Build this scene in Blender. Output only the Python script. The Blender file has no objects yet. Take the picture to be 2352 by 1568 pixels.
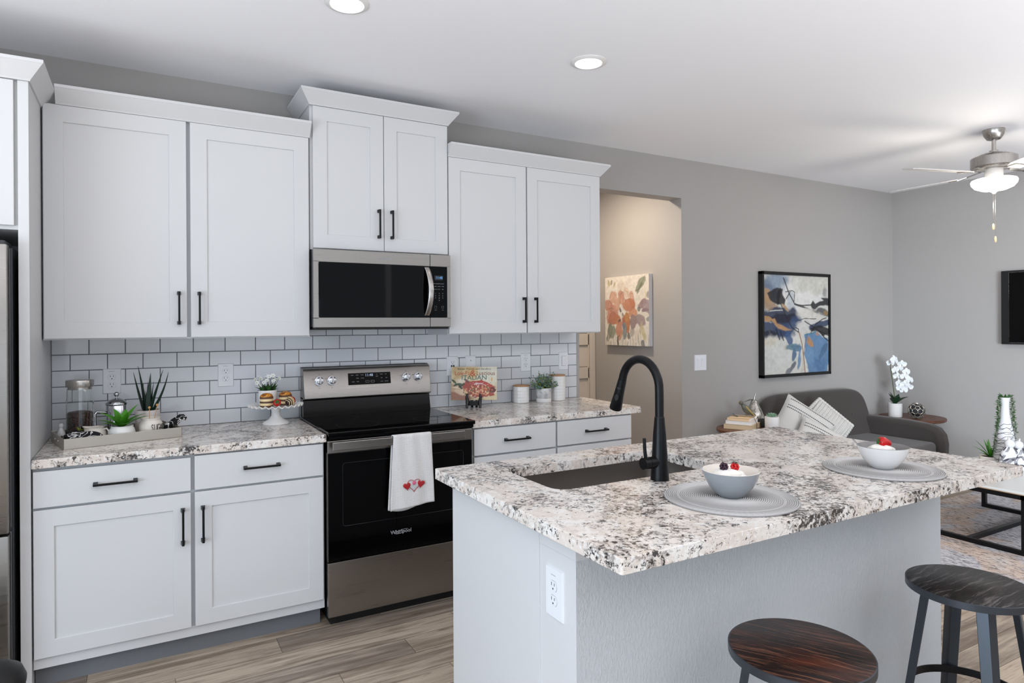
import bpy, bmesh, math, random
import numpy as np
from mathutils import Vector, Matrix
random.seed(7)
PI = math.pi
SC = bpy.context.scene
COL = SC.collection

# ------------------------------------------------------------------ camera
def set_camera():
    cx, cy, cz, yaw, pitch, roll, f = 0.3822, -3.779, 1.4294, 0.5163, -0.0004, -0.0058, 1493.25
    fw = Vector((math.sin(yaw)*math.cos(pitch), math.cos(yaw)*math.cos(pitch), math.sin(pitch)))
    r = Vector((math.cos(yaw), -math.sin(yaw), 0))
    u = r.cross(fw)
    rr = r*math.cos(roll) + u*math.sin(roll)
    uu = -r*math.sin(roll) + u*math.cos(roll)
    cd = bpy.data.cameras.new('camera')
    cd.sensor_width = 36.0
    cd.sensor_fit = 'HORIZONTAL'
    cd.lens = f*36.0/2352.0
    cd.shift_y = -38.0/2352.0
    cd.clip_start = 0.02
    co = bpy.data.objects.new('camera', cd)
    COL.objects.link(co)
    m = Matrix((rr, uu, -fw)).transposed().to_4x4()
    m.translation = (cx, cy, cz)
    co.matrix_world = m
    SC.camera = co
set_camera()

# ------------------------------------------------------------------ world, lights, exposure
SC.view_settings.view_transform = 'Standard'
SC.view_settings.look = 'None'
SC.view_settings.gamma = 1.0
SC.view_settings.use_curve_mapping = False
SC.view_settings.exposure = -0.85
w = bpy.data.worlds.new('daylight')
SC.world = w
w.use_nodes = True
w.node_tree.nodes['Background'].inputs[0].default_value = (0.80, 0.90, 1.0, 1)
w.node_tree.nodes['Background'].inputs[1].default_value = 1.0

def area(name, loc, target, sx, sy, power, color, shape='RECTANGLE', spread=PI):
    ld = bpy.data.lights.new(name, 'AREA')
    ld.shape = shape
    ld.size = sx
    ld.size_y = sy
    ld.energy = power
    ld.color = color
    ld.spread = spread
    o = bpy.data.objects.new(name, ld)
    COL.objects.link(o)
    o.location = loc
    o.rotation_euler = (Vector(target)-Vector(loc)).to_track_quat('-Z', 'Y').to_euler()
    return o
COOL = (0.86, 0.93, 1.0)
area('daylight_kitchen_window', (0.9, -6.2, 1.0), (0.9, 0, 0.3), 3.2, 1.6, 32, (0.80, 0.90, 1.0))
area('living_wall_fill', (2.3, -5.8, 1.1), (6.9, -1.2, 0.6), 1.8, 1.6, 60, (0.82, 0.91, 1.0), spread=math.radians(50))  # added lamp standing inside the room, turned to brighten the right wall
area('daylight_left_window', (-2.4, -3.9, 1.0), (4, -2.6, 0.35), 3.2, 1.6, 104, (0.70, 0.85, 1.0), spread=math.radians(120))
area('ceiling_fill_left', (-1.3, -2.7, 1.3), (-1.3, -2.7, 3), 1.4, 2.4, 110, (0.97, 0.98, 1.0))  # added unseen fill, points up to brighten the left part of the ceiling
area('ceiling_fill_kitchen', (0.6, -4.9, 1.2), (0.6, -4.9, 3), 4.0, 1.8, 180, (0.97, 0.98, 1.0))  # added fill behind the camera, bounced off the ceiling; no fixture here
area('ceiling_fill_living', (4.9, -4.6, 1.0), (4.9, -4.6, 3), 3.4, 2.2, 165, (0.96, 0.97, 1.0))  # added out of view to lift the ceiling over the living area
CANS = [(2.30, -1.18), (1.10, -1.19)]
for i, (lx, ly) in enumerate(CANS):
    area('ceiling_light_glow', (lx, ly, 2.700), (lx, ly, 0), 0.12, 0.12, 1.3, (1.0, 0.93, 0.84), 'DISK')
area('hall_ceiling_glow', (3.35, 0.50, 2.66), (3.35, 0.50, 0), 0.14, 0.14, 40, (1.0, 0.84, 0.66), 'DISK')

# ------------------------------------------------------------------ helpers
def lin(c):
    c = c/255.0
    return c/12.92 if c <= 0.04045 else ((c+0.055)/1.055)**2.4
def rgb(r, g, b):
    return (lin(r), lin(g), lin(b), 1.0)

def mat(name, color=(0.8, 0.8, 0.8, 1), rough=0.5, metal=0.0, spec=0.5, trans=0.0, ior=1.45, emit=None, estr=0.0, coat=0.0, sheen=0.0):
    m = bpy.data.materials.new(name)
    m.use_nodes = True
    b = m.node_tree.nodes['Principled BSDF']
    b.inputs['Base Color'].default_value = color
    b.inputs['Roughness'].default_value = rough
    b.inputs['Metallic'].default_value = metal
    b.inputs['Specular IOR Level'].default_value = spec
    b.inputs['Transmission Weight'].default_value = trans
    b.inputs['IOR'].default_value = ior
    b.inputs['Coat Weight'].default_value = coat
    b.inputs['Sheen Weight'].default_value = sheen
    if emit:
        b.inputs['Emission Color'].default_value = emit
        b.inputs['Emission Strength'].default_value = estr
    return m

class NT:
    """short node-tree writer"""
    def __init__(s, m):
        s.m = m; s.t = m.node_tree; s.b = s.t.nodes['Principled BSDF']
    def n(s, typ, **kw):
        nd = s.t.nodes.new(typ)
        for k, v in kw.items():
            setattr(nd, k, v)
        return nd
    def link(s, a, b):
        s.t.links.new(a, b)
    def val(s, sock, v):
        if hasattr(v, 'is_linked') or hasattr(v, 'links'):
            s.link(v, sock)
        else:
            sock.default_value = v
    def math(s, op, a, b=0.0, c=0.0, clamp=False):
        nd = s.n('ShaderNodeMath', operation=op)
        nd.use_clamp = clamp
        for i, v in enumerate((a, b, c)):
            s.val(nd.inputs[i], v)
        return nd.outputs[0]
    def co(s, kind='Object'):
        return s.n('ShaderNodeTexCoord').outputs[kind]
    def xyz(s, v):
        return s.sep(v)
    def sep(s, v):
        nd = s.n('ShaderNodeSeparateXYZ'); s.link(v, nd.inputs[0]); return nd.outputs
    def comb(s, x, y, z):
        nd = s.n('ShaderNodeCombineXYZ')
        for i, v in enumerate((x, y, z)):
            s.val(nd.inputs[i], v)
        return nd.outputs[0]
    def mapping(s, v, scale=(1, 1, 1), rot=(0, 0, 0), loc=(0, 0, 0)):
        nd = s.n('ShaderNodeMapping'); s.link(v, nd.inputs[0])
        nd.inputs['Scale'].default_value = scale; nd.inputs['Rotation'].default_value = rot; nd.inputs['Location'].default_value = loc
        return nd.outputs[0]
    def noise(s, v, scale, detail=3, rough=0.5, dist=0.0):
        nd = s.n('ShaderNodeTexNoise')
        s.link(v, nd.inputs['Vector'])
        nd.inputs['Scale'].default_value = scale; nd.inputs['Detail'].default_value = detail
        nd.inputs['Roughness'].default_value = rough; nd.inputs['Distortion'].default_value = dist
        return nd.outputs['Fac']
    def white(s, v):
        nd = s.n('ShaderNodeTexWhiteNoise', noise_dimensions='3D'); s.link(v, nd.inputs['Vector']); return nd.outputs['Value']
    def voro(s, v, scale, feature='F1', out='Distance'):
        nd = s.n('ShaderNodeTexVoronoi', feature=feature); s.link(v, nd.inputs['Vector']); nd.inputs['Scale'].default_value = scale
        return nd.outputs[out]
    def ramp(s, f, stops, interp='LINEAR'):
        nd = s.n('ShaderNodeValToRGB'); s.val(nd.inputs[0], f)
        cr = nd.color_ramp; cr.interpolation = interp
        while len(cr.elements) < len(stops):
            cr.elements.new(0.5)
        for e, (p, c) in zip(cr.elements, stops):
            e.position = p; e.color = c if len(c) == 4 else (c[0], c[0], c[0], 1)
        return nd.outputs[0]
    def mix(s, f, a, b, mode='MIX'):
        nd = s.n('ShaderNodeMix', data_type='RGBA', blend_type=mode)
        s.val(nd.inputs[0], f); s.val(nd.inputs[6], a); s.val(nd.inputs[7], b)
        return nd.outputs[2]
    def bump(s, h, strength=0.3, dist=0.002):
        nd = s.n('ShaderNodeBump'); s.link(h, nd.inputs['Height'])
        nd.inputs['Strength'].default_value = strength; nd.inputs['Distance'].default_value = dist
        s.link(nd.outputs[0], s.b.inputs['Normal'])
    def base(s, c):
        s.link(c, s.b.inputs['Base Color'])
    def roughness(s, c):
        s.link(c, s.b.inputs['Roughness'])

class MB:
    """collects shapes in world coordinates; build() links them as ONE mesh object"""
    def __init__(s):
        s.v = []; s.f = []
    def add(s, vs, fs):
        o = len(s.v)
        s.v += [tuple(p) for p in vs]
        s.f += [tuple(i+o for i in f) for f in fs]
        return s
    def box(s, x0, x1, y0, y1, z0, z1, b=0.0):
        bm = bmesh.new()
        bmesh.ops.create_cube(bm, size=1.0)
        bmesh.ops.transform(bm, matrix=Matrix.Translation(((x0+x1)/2, (y0+y1)/2, (z0+z1)/2)) @ Matrix.Diagonal((abs(x1-x0), abs(y1-y0), abs(z1-z0), 1)), verts=bm.verts)
        if b > 0:
            bmesh.ops.bevel(bm, geom=list(bm.edges), offset=b, segments=2, profile=0.6, affect='EDGES')
        return s.frombm(bm)
    def frombm(s, bm):
        bm.verts.index_update()
        s.add([v.co[:] for v in bm.verts], [[v.index for v in f.verts] for f in bm.faces])
        bm.free()
        return s
    def tube(s, pts, r, seg=10, caps=True, closed=False):
        pts = [Vector(p) for p in pts]
        n = len(pts)
        rs = r if isinstance(r, (list, tuple)) else [r]*n
        rings = []
        up = None
        for i, p in enumerate(pts):
            if closed:
                d = pts[(i+1) % n]-pts[i-1]
            else:
                d = pts[min(i+1, n-1)]-pts[max(i-1, 0)]
            d.normalize()
            if up is None:
                up = Vector((0, 0, 1)) if abs(d.z) < 0.9 else Vector((1, 0, 0))
            a = d.cross(up)
            if a.length < 1e-5:
                a = d.cross(Vector((0.3, 1, 0.2)))
            a.normalize()
            bb = a.cross(d).normalized()
            up = bb
            rings.append([p + (a*math.cos(2*PI*k/seg) + bb*math.sin(2*PI*k/seg))*rs[i] for k in range(seg)])
        vs = [q for rg in rings for q in rg]
        fs = []
        m = n if closed else n-1
        for i in range(m):
            j = (i+1) % n
            for k in range(seg):
                k2 = (k+1) % seg
                fs.append((i*seg+k, i*seg+k2, j*seg+k2, j*seg+k))
        if caps and not closed:
            fs.append(tuple(range(seg-1, -1, -1)))
            fs.append(tuple((n-1)*seg+k for k in range(seg)))
        return s.add(vs, fs)
    def cyl(s, p0, p1, r0, r1=None, seg=24):
        return s.tube([p0, p1], [r0, r1 if r1 is not None else r0], seg)
    def lathe(s, cx, cy, z0, prof, seg=32, ripple=None):
        """prof: (r, z) from one end to the other; r = 0 closes"""
        rings = []
        vs = []; fs = []
        for (r, z) in prof:
            if r <= 1e-6:
                rings.append([len(vs)]); vs.append((cx, cy, z0+z))
            else:
                ids = []
                for k in range(seg):
                    a = 2*PI*k/seg
                    rr, zz = r, z
                    if ripple:
                        rr, zz = ripple(a, r, z)
                    ids.append(len(vs)); vs.append((cx+rr*math.cos(a), cy+rr*math.sin(a), z0+zz))
                rings.append(ids)
        for A, B in zip(rings[:-1], rings[1:]):
            if len(A) == 1 and len(B) == 1:
                continue
            for k in range(seg):
                k2 = (k+1) % seg
                if len(A) == 1:
                    fs.append((A[0], B[k2], B[k]))
                elif len(B) == 1:
                    fs.append((A[k], A[k2], B[0]))
                else:
                    fs.append((A[k], A[k2], B[k2], B[k]))
        return s.add(vs, fs)
    def sphere(s, c, rx, ry=None, rz=None, nu=20, nv=12):
        ry = rx if ry is None else ry; rz = rx if rz is None else rz
        m = MB().lathe(0, 0, 0, [(math.sin(PI*i/nv), -math.cos(PI*i/nv)) if 0 < i < nv else (0, -1 if i == 0 else 1) for i in range(nv+1)], nu)
        return s.add([(c[0]+x*rx, c[1]+y*ry, c[2]+z*rz) for x, y, z in m.v], m.f)
    def grid(s, fn, nu, nv, closeu=False):
        vs = [fn(i/(nu-1 if not closeu else nu), j/(nv-1)) for j in range(nv) for i in range(nu)]
        fs = []
        for j in range(nv-1):
            for i in range(nu if closeu else nu-1):
                i2 = (i+1) % nu
                fs.append((j*nu+i, j*nu+i2, (j+1)*nu+i2, (j+1)*nu+i))
        return s.add(vs, fs)
    def prism(s, poly, fn0, fn1):
        """poly of 2-d points; fn0/fn1 place a point on the two end faces"""
        n = len(poly)
        vs = [fn0(*p) for p in poly] + [fn1(*p) for p in poly]
        fs = [tuple(range(n-1, -1, -1)), tuple(range(n, 2*n))] + [(i, (i+1) % n, n+(i+1) % n, n+i) for i in range(n)]
        return s.add(vs, fs)
    def xf(s, m):
        s.v = [tuple(m @ Vector(p)) for p in s.v]
        return s
    def merge(s, o):
        return s.add(o.v, o.f)
    def build(s, name, m, parent=None, smooth=35, bevel=None, subsurf=0, solid=0):
        off = Vector((0, 0, 0))
        if parent is not None:
            off = ROOT[parent.name]
        me = bpy.data.meshes.new(name)
        me.from_pydata([tuple(Vector(p)-off) for p in s.v], [], s.f)
        me.update()
        bm = bmesh.new(); bm.from_mesh(me)
        bmesh.ops.recalc_face_normals(bm, faces=bm.faces)
        bm.to_mesh(me); bm.free()
        if smooth is not None:
            me.polygons.foreach_set('use_smooth', [True]*len(me.polygons))
            if smooth < 180:
                me.set_sharp_from_angle(angle=math.radians(smooth))
        me.materials.append(m)
        o = bpy.data.objects.new(name, me)
        COL.objects.link(o)
        ROOT[o.name] = off
        if parent is not None:
            o.parent = parent
        if solid:
            md = o.modifiers.new('solid', 'SOLIDIFY'); md.thickness = solid; md.offset = 0
        if bevel:
            md = o.modifiers.new('bevel', 'BEVEL'); md.width = bevel[0]; md.segments = bevel[1]; md.limit_method = 'ANGLE'; md.angle_limit = math.radians(40)
        if subsurf:
            md = o.modifiers.new('sub', 'SUBSURF'); md.levels = subsurf; md.render_levels = subsurf
        return o
ROOT = {}

def tag(o, label, cat, group=None, kind=None):
    o['label'] = label
    o['category'] = cat
    if group: o['group'] = group
    if kind: o['kind'] = kind
    return o
def thing(name, label, cat, loc, group=None):
    o = bpy.data.objects.new(name, None)
    o.empty_display_size = 0.05
    COL.objects.link(o)
    o.location = loc
    ROOT[o.name] = Vector(loc)
    return tag(o, label, cat, group)
def solo(mb, name, label, cat, m, loc=None, group=None, **kw):
    """a thing that is one mesh"""
    if loc is not None:
        o = mb.xf(Matrix.Translation(-Vector(loc))).build(name, m, None, **kw)
        o.location = loc
    else:
        o = mb.build(name, m, None, **kw)
    ROOT[o.name] = Vector((0, 0, 0))
    return tag(o, label, cat, group)
def struct(mb, name, m, **kw):
    o = mb.build(name, m, None, **kw)
    o['kind'] = 'structure'
    return o
def dup(root, loc, label=None, rotz=0.0):
    def cp(o, parent):
        c = o.copy(); COL.objects.link(c)
        if parent is not None:
            c.parent = parent
        for ch in list(o.children):
            cp(ch, c)
        return c
    r = cp(root, None)
    r.location = loc
    r.rotation_euler = (0, 0, rotz)
    if label: r['label'] = label
    return r

def rrect(x0, x1, y0, y1, r, n=6):
    pts = []
    for cx, cy, a0 in ((x1-r, y1-r, 0), (x0+r, y1-r, PI/2), (x0+r, y0+r, PI), (x1-r, y0+r, 1.5*PI)):
        for i in range(n+1):
            a = a0+PI/2*i/n
            pts.append((cx+r*math.cos(a), cy+r*math.sin(a)))
    return pts

FONT_MATS = {}
def text(name, body, size, origin, ux, uz, m, parent, depth=0.0006, align='CENTER', xscale=1.0):
    """lettering as a mesh: ux = reading direction, uz = up of the letters"""
    fc = bpy.data.curves.new(name, 'FONT')
    fc.body = body; fc.size = size; fc.align_x = align; fc.align_y = 'CENTER'; fc.extrude = depth/2
    fc.resolution_u = 3
    to = bpy.data.objects.new(name+'_tmp', fc)
    COL.objects.link(to)
    bpy.context.view_layer.update()
    dg = bpy.context.evaluated_depsgraph_get()
    me = bpy.data.meshes.new_from_object(to.evaluated_get(dg))
    ux = Vector(ux).normalized(); uz = Vector(uz).normalized()
    un = ux.cross(uz)
    mb = MB()
    mb.add([tuple(Vector(origin)+ux*v.co.x*xscale+uz*v.co.y+un*v.co.z) for v in me.vertices], [tuple(p.vertices) for p in me.polygons])
    bpy.data.objects.remove(to)
    bpy.data.meshes.remove(me)
    return mb.build(name, m, parent, smooth=None)

# ---- flat artwork painted as colours on a fine mesh (canvas prints, book covers)
class Canvas:
    def __init__(s, nx, ny, base, asp, seed=1):
        s.nx, s.ny = nx, ny
        rs = np.random.RandomState(seed)
        s.u, s.v = np.meshgrid(np.linspace(0, 1, nx), np.linspace(0, 1, ny))
        s.c = np.ones((ny, nx, 3))*np.array(base)
        s.asp = asp
        s.rs = rs
        s.n1 = s.fbm(5); s.n2 = s.fbm(5); s.n3 = s.fbm(14)
    def fbm(s, f):
        out = np.zeros((s.ny, s.nx)); a = 1.0; tot = 0
        for o in range(4):
            k = int(f*2**o)+2
            g = s.rs.rand(k, k)*2-1
            x = s.u*(k-1.001); y = s.v*(k-1.001)
            xi = x.astype(int); yi = y.astype(int); fx = x-xi; fy = y-yi
            fx = fx*fx*(3-2*fx); fy = fy*fy*(3-2*fy)
            out += a*(g[yi, xi]*(1-fx)*(1-fy)+g[yi, xi+1]*fx*(1-fy)+g[yi+1, xi]*(1-fx)*fy+g[yi+1, xi+1]*fx*fy)
            tot += a; a *= 0.5
        return out/tot
    def blend(s, m, col, alpha=1.0):
        col = np.array([lin(x) for x in col])
        m = np.clip(m*alpha, 0, 1)[..., None]
        s.c = s.c*(1-m)+col*m
    def ell(s, cx, cy, rx, ry, ang, col, alpha=1.0, soft=0.25, warp=0.03):
        a = math.radians(ang)
        du = (s.u-cx+s.n1*warp)*s.asp; dv = s.v-cy+s.n2*warp
        x = du*math.cos(a)+dv*math.sin(a); y = -du*math.sin(a)+dv*math.cos(a)
        d = np.sqrt((x/rx)**2+(y/ry)**2)+s.n3*0.22
        soft = soft*0.6
        s.blend(np.clip((1-d)/soft, 0, 1), col, alpha)
    def line(s, pts, wd, col, alpha=1.0, soft=0.5, warp=0.006):
        pu = (s.u+s.n1*warp)*s.asp; pv = s.v+s.n2*warp
        best = np.full(pu.shape, 9.0)
        for (x0, y0), (x1, y1) in zip(pts[:-1], pts[1:]):
            x0 *= s.asp; x1 *= s.asp
            dx, dy = x1-x0, y1-y0
            t = np.clip(((pu-x0)*dx+(pv-y0)*dy)/(dx*dx+dy*dy+1e-12), 0, 1)
            best = np.minimum(best, np.hypot(pu-x0-t*dx, pv-y0-t*dy))
        s.blend(np.clip((wd-best)/(wd*soft), 0, 1), col, alpha)
    def poly(s, pts, col, alpha=1.0, warp=0.02, rough=None):
        pu = s.u+s.n1*warp+s.n3*warp*0.4; pv = s.v+s.n2*warp
        ins = np.zeros(pu.shape, bool)
        n = len(pts)
        for i in range(n):
            x0, y0 = pts[i]; x1, y1 = pts[(i+1) % n]
            if y0 == y1: continue
            c = (y0 > pv) != (y1 > pv)
            ins ^= c & (pu < (x1-x0)*(pv-y0)/(y1-y0)+x0)
        m = ins.astype(float)
        for _ in range(2):
            p = np.pad(m, 1, mode='edge')
            m = (p[1:-1, 1:-1]*2+p[:-2, 1:-1]+p[2:, 1:-1]+p[1:-1, :-2]+p[1:-1, 2:])/6
        if rough is not None:
            m = m*np.clip((s.n3+rough)*3, 0, 1)
        s.blend(m, col, alpha)
    def build(s, name, parent, origin, U, V, m, n_off=0.0006, tone=1.0, sat=1.0):
        off = ROOT[parent.name]
        U = np.array(U); V = np.array(V); N = np.cross(U, V); N = N/np.linalg.norm(N)
        g = s.c.mean(axis=2, keepdims=True)
        s.c = (g+(s.c-g)*sat)*tone*(1+0.16*s.fbm(34))[..., None]*(1+0.08*s.n3)[..., None]
        s.c = np.clip(s.c, 0, 1)
        P = np.array(origin)+N*n_off-np.array(off)+s.u[..., None]*U+s.v[..., None]*V
        me = bpy.data.meshes.new(name)
        nx, ny = s.nx, s.ny
        ids = np.arange(nx*ny).reshape(ny, nx)
        F = np.stack([ids[:-1, :-1], ids[:-1, 1:], ids[1:, 1:], ids[1:, :-1]], -1).reshape(-1, 4)
        me.from_pydata(P.reshape(-1, 3).tolist(), [], F.tolist())
        at = me.color_attributes.new('paint', 'FLOAT_COLOR', 'POINT')
        at.data.foreach_set('color', np.concatenate([s.c.reshape(-1, 3), np.ones((nx*ny, 1))], 1).astype(np.float32).ravel())
        me.materials.append(m)
        o = bpy.data.objects.new(name, me)
        COL.objects.link(o)
        ROOT[o.name] = off
        o.parent = parent
        return o

# ------------------------------------------------------------------ materials
M = {}
def painted(name, color, rough=0.55, bump=0.0, scale=60):
    m = mat(name, color, rough)
    if bump:
        t = NT(m)
        t.bump(t.noise(t.co(), scale, 3, 0.55), bump, 0.004)
    M[name] = m
    return m
painted('wall_paint', rgb(165, 162, 160), 0.7, 0.12, 90)
painted('ceiling_paint', rgb(246, 246, 249), 0.8, 0.10, 80)
painted('white_paint', rgb(208, 208, 209), 0.42)
painted('frame_shade', rgb(176, 178, 182), 0.5)  # shadow in the gaps around the doors, put into the face frame colour
painted('door_paint', rgb(206, 197, 186), 0.5)
painted('outlet_white', rgb(226, 228, 232), 0.35)
painted('outlet_slot', rgb(40, 40, 44), 0.5)
painted('toe_grey', rgb(112, 114, 118), 0.6)
def drywall():
    m = mat('drywall_texture', rgb(193, 196, 199), 0.6)
    t = NT(m)
    c = t.mapping(t.co(), (1, 1, 0.5))
    h = t.ramp(t.noise(c, 120, 4, 0.6, 0.4), [(0.44, (0,)), (0.62, (1,))])
    t.bump(h, 0.32, 0.003)
    M['drywall'] = m
drywall()

def granite():
    m = mat('granite', rough=0.16, spec=0.45)
    t = NT(m)
    o = t.co()
    tint = t.ramp(t.noise(o, 9, 4, 0.6), [(0.30, rgb(228, 222, 216)), (0.46, rgb(216, 204, 194)), (0.58, rgb(232, 228, 223)), (0.74, rgb(208, 193, 182))])
    cl = t.math('MULTIPLY', t.math('SUBTRACT', t.noise(o, 4.2, 4, 0.65, 0.8), 0.5), 0.55)
    o2 = t.mapping(o, (1, 1, 1), (0.4, 0.2, 0.7), (3.1, 1.7, 0.4))
    n2 = t.noise(o2, 38, 6, 0.72, 0.4)
    c1 = t.mix(t.math('MULTIPLY', t.ramp(t.math('ADD', n2, cl), [(0.53, (0,)), (0.59, (1,))]), 0.8), tint, rgb(150, 142, 136))
    n1 = t.noise(o, 74, 6, 0.72, 0.5)
    c2 = t.mix(t.math('MULTIPLY', t.ramp(t.math('ADD', n1, t.math('MULTIPLY', cl, 0.9)), [(0.55, (0,)), (0.59, (1,))]), 0.95), c1, rgb(46, 43, 43))
    wh = t.ramp(t.noise(o2, 75, 4, 0.6, 0.6), [(0.57, (0,)), (0.64, (1,))])
    c3 = t.mix(t.math('MULTIPLY', wh, 0.7), c2, rgb(238, 236, 235))
    t.base(c3)
    M['granite'] = m
granite()

def floor_wood():
    m = mat('floor_planks', rough=0.42, spec=0.35)
    t = NT(m)
    x, y, z = t.sep(t.co())
    W, L = 0.148, 1.22
    row = t.math('FLOOR', t.math('DIVIDE', t.math('ADD', y, 0.507), W))
    rnd = t.white(t.comb(row, 3.7, 1.3))
    off = t.math('MULTIPLY', rnd, 7.31)
    for k, j in ((-1, 0.177), (-2, 0.906), (-3, 1.709), (-4, 1.412)):
        is_k = t.math('COMPARE', row, float(k), 0.1)
        off = t.math('ADD', t.math('MULTIPLY', off, t.math('SUBTRACT', 1.0, is_k)), t.math('MULTIPLY', is_k, -j/L))
    xs = t.math('ADD', t.math('DIVIDE', x, L), off)
    pid = t.math('FLOOR', xs)
    idv = t.white(t.comb(row, pid, 0.5))
    idv2 = t.white(t.comb(pid, row, 9.5))
    gx = t.math('ADD', t.math('MULTIPLY', x, 1.1), t.math('MULTIPLY', idv, 30.0))
    gy = t.math('ADD', t.math('MULTIPLY', y, 15.0), t.math('MULTIPLY', idv2, 50.0))
    g = t.comb(gx, gy, 0.0)
    tone = t.ramp(idv, [(0.0, rgb(134, 122, 112)), (0.35, rgb(164, 149, 134)), (0.65, rgb(190, 174, 155)), (1.0, rgb(152, 140, 128))])
    n1 = t.noise(g, 1.6, 5, 0.6, 0.9)
    c = t.mix(t.math('MULTIPLY', t.ramp(n1, [(0.38, (1,)), (0.52, (0,))]), 0.62), tone, rgb(102, 86, 72))
    c = t.mix(t.math('MULTIPLY', t.ramp(n1, [(0.53, (0,)), (0.68, (1,))]), 0.6), c, rgb(206, 190, 170))
    n2 = t.noise(t.comb(t.math('MULTIPLY', gx, 3.0), t.math('MULTIPLY', gy, 5.0), 1.0), 2.0, 4, 0.7)
    c = t.mix(t.math('MULTIPLY', t.ramp(n2, [(0.52, (0,)), (0.66, (1,))]), 0.35), c, rgb(88, 76, 66))
    knot = t.ramp(t.noise(t.comb(t.math('MULTIPLY', gx, 1.6), t.math('MULTIPLY', gy, 0.6), 4.0), 2.2, 2, 0.5, 0.6), [(0.68, (0,)), (0.76, (1,))])
    c = t.mix(t.math('MULTIPLY', knot, 0.55), c, rgb(74, 60, 50))
    fy = t.math('FRACT', t.math('DIVIDE', t.math('ADD', y, 0.507), W))
    fx = t.math('FRACT', xs)
    ey = t.math('MULTIPLY', t.math('MINIMUM', fy, t.math('SUBTRACT', 1.0, fy)), W)
    ex = t.math('MULTIPLY', t.math('MINIMUM', fx, t.math('SUBTRACT', 1.0, fx)), L)
    e = t.ramp(t.math('MULTIPLY', t.math('MINIMUM', ex, ey), 200.0), [(0.12, (1,)), (0.40, (0,))])
    c = t.mix(t.math('MULTIPLY', e, 0.75), c, rgb(62, 52, 45))
    t.base(c)
    t.bump(t.math('SUBTRACT', 1.0, e), 0.25, 0.001)
    M['floor'] = m
floor_wood()

def tiles():
    m = mat('subway_tiles', rough=0.12, spec=0.5)
    t = NT(m)
    x, y, z = t.sep(t.co())
    RH, TW = 0.0765, 0.1526
    rz = t.math('DIVIDE', t.math('SUBTRACT', 1.373, z), RH)
    row = t.math('FLOOR', rz)
    odd = t.math('MULTIPLY', t.math('MODULO', t.math('ADD', row, 40.0), 2.0), 0.5)
    ux = t.math('ADD', t.math('DIVIDE', x, TW), odd)
    fx = t.math('FRACT', ux); fz = t.math('FRACT', rz)
    ex = t.math('MULTIPLY', t.math('MINIMUM', fx, t.math('SUBTRACT', 1.0, fx)), TW)
    ez = t.math('MULTIPLY', t.math('MINIMUM', fz, t.math('SUBTRACT', 1.0, fz)), RH)
    d = t.math('MULTIPLY', t.math('MINIMUM', ex, ez), 100.0)
    g = t.ramp(d, [(0.16, (1,)), (0.26, (0,))])
    idv = t.white(t.comb(t.math('FLOOR', ux), row, 2.0))
    c = t.mix(idv, rgb(206, 209, 214), rgb(216, 218, 222))
    t.base(t.mix(g, c, rgb(96, 98, 104)))
    h = t.ramp(d, [(0.15, (0,)), (0.45, (1,))])
    wav = t.noise(t.co(), 14, 2, 0.5)
    t.bump(t.math('ADD', h, t.math('MULTIPLY', wav, 0.5)), 0.35, 0.0012)
    t.roughness(t.math('ADD', t.math('MULTIPLY', g, 0.6), 0.10))
    M['tile'] = m
tiles()

def brushed(name, color, rough, scale, axis_scale):
    m = mat(name, color, rough, 1.0)
    t = NT(m)
    n = t.noise(t.mapping(t.co(), axis_scale), scale, 3, 0.6)
    t.roughness(t.math('ADD', t.math('MULTIPLY', t.math('SUBTRACT', n, 0.5), 0.18), rough))
    t.bump(n, 0.015, 0.0004)
    M[name] = m
    return m
brushed('steel', rgb(152, 148, 144), 0.30, 90, (0.03, 1, 1.5))
brushed('nickel', rgb(178, 174, 170), 0.28, 60, (1, 1, 0.1))
brushed('sink_steel', rgb(150, 144, 140), 0.34, 60, (0.1, 1, 1))
M['chrome'] = mat('chrome', rgb(188, 190, 194), 0.10, 1.0)
M['black_glass'] = mat('black_glass', rgb(4, 4, 5), 0.05, 0.0, 0.22)
M['micro_glass'] = mat('microwave_glass', rgb(3, 3, 4), 0.03, 0.0, 0.30)
M['black_metal'] = mat('matte_black_metal', rgb(16, 16, 18), 0.36, 0.3, 0.35)
M['black_plastic'] = mat('black_plastic', rgb(18, 18, 19), 0.5)
M['dark_steel'] = mat('dark_fridge_side', rgb(58, 60, 63), 0.45, 0.3)
M['lamp'] = mat('lamp_lens', (1, 1, 1, 1), 0.4, emit=(1, 0.98, 0.95, 1), estr=6.0)
M['fan_glass'] = mat('fan_glass', (1, 1, 1, 1), 0.4, emit=(1, 0.95, 0.86, 1), estr=3.2)
M['screen_blue'] = mat('screen_blue', (0, 0, 0, 1), 0.3, emit=rgb(110, 185, 255), estr=1.4)
M['screen_white'] = mat('screen_white', (0, 0, 0, 1), 0.3, emit=rgb(205, 225, 255), estr=1.1)
M['print_grey'] = mat('printed_grey', rgb(165, 165, 168), 0.5)
M['print_dark'] = mat('printed_dark', rgb(70, 68, 66), 0.5)
M['display_grey'] = mat('display_grey', rgb(45, 48, 52), 0.2)
M['ceramic'] = mat('white_ceramic', rgb(232, 230, 228), 0.18)
M['vase_white'] = mat('matte_white_glaze', rgb(202, 202, 204), 0.4)
M['ceramic_cream'] = mat('cream_ceramic', rgb(224, 216, 206), 0.2)
M['ceramic_blue'] = mat('grey_blue_ceramic', rgb(146, 150, 154), 0.22)
M['ceramic_grey'] = mat('grey_glaze', rgb(128, 126, 125), 0.22)
M['glass'] = mat('clear_glass', (0.96, 0.98, 0.98, 1), 0.02, trans=1.0, ior=1.45)
M['amber_glass'] = mat('smoky_glass', rgb(205, 200, 192), 0.05, trans=0.85, ior=1.4)
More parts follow.
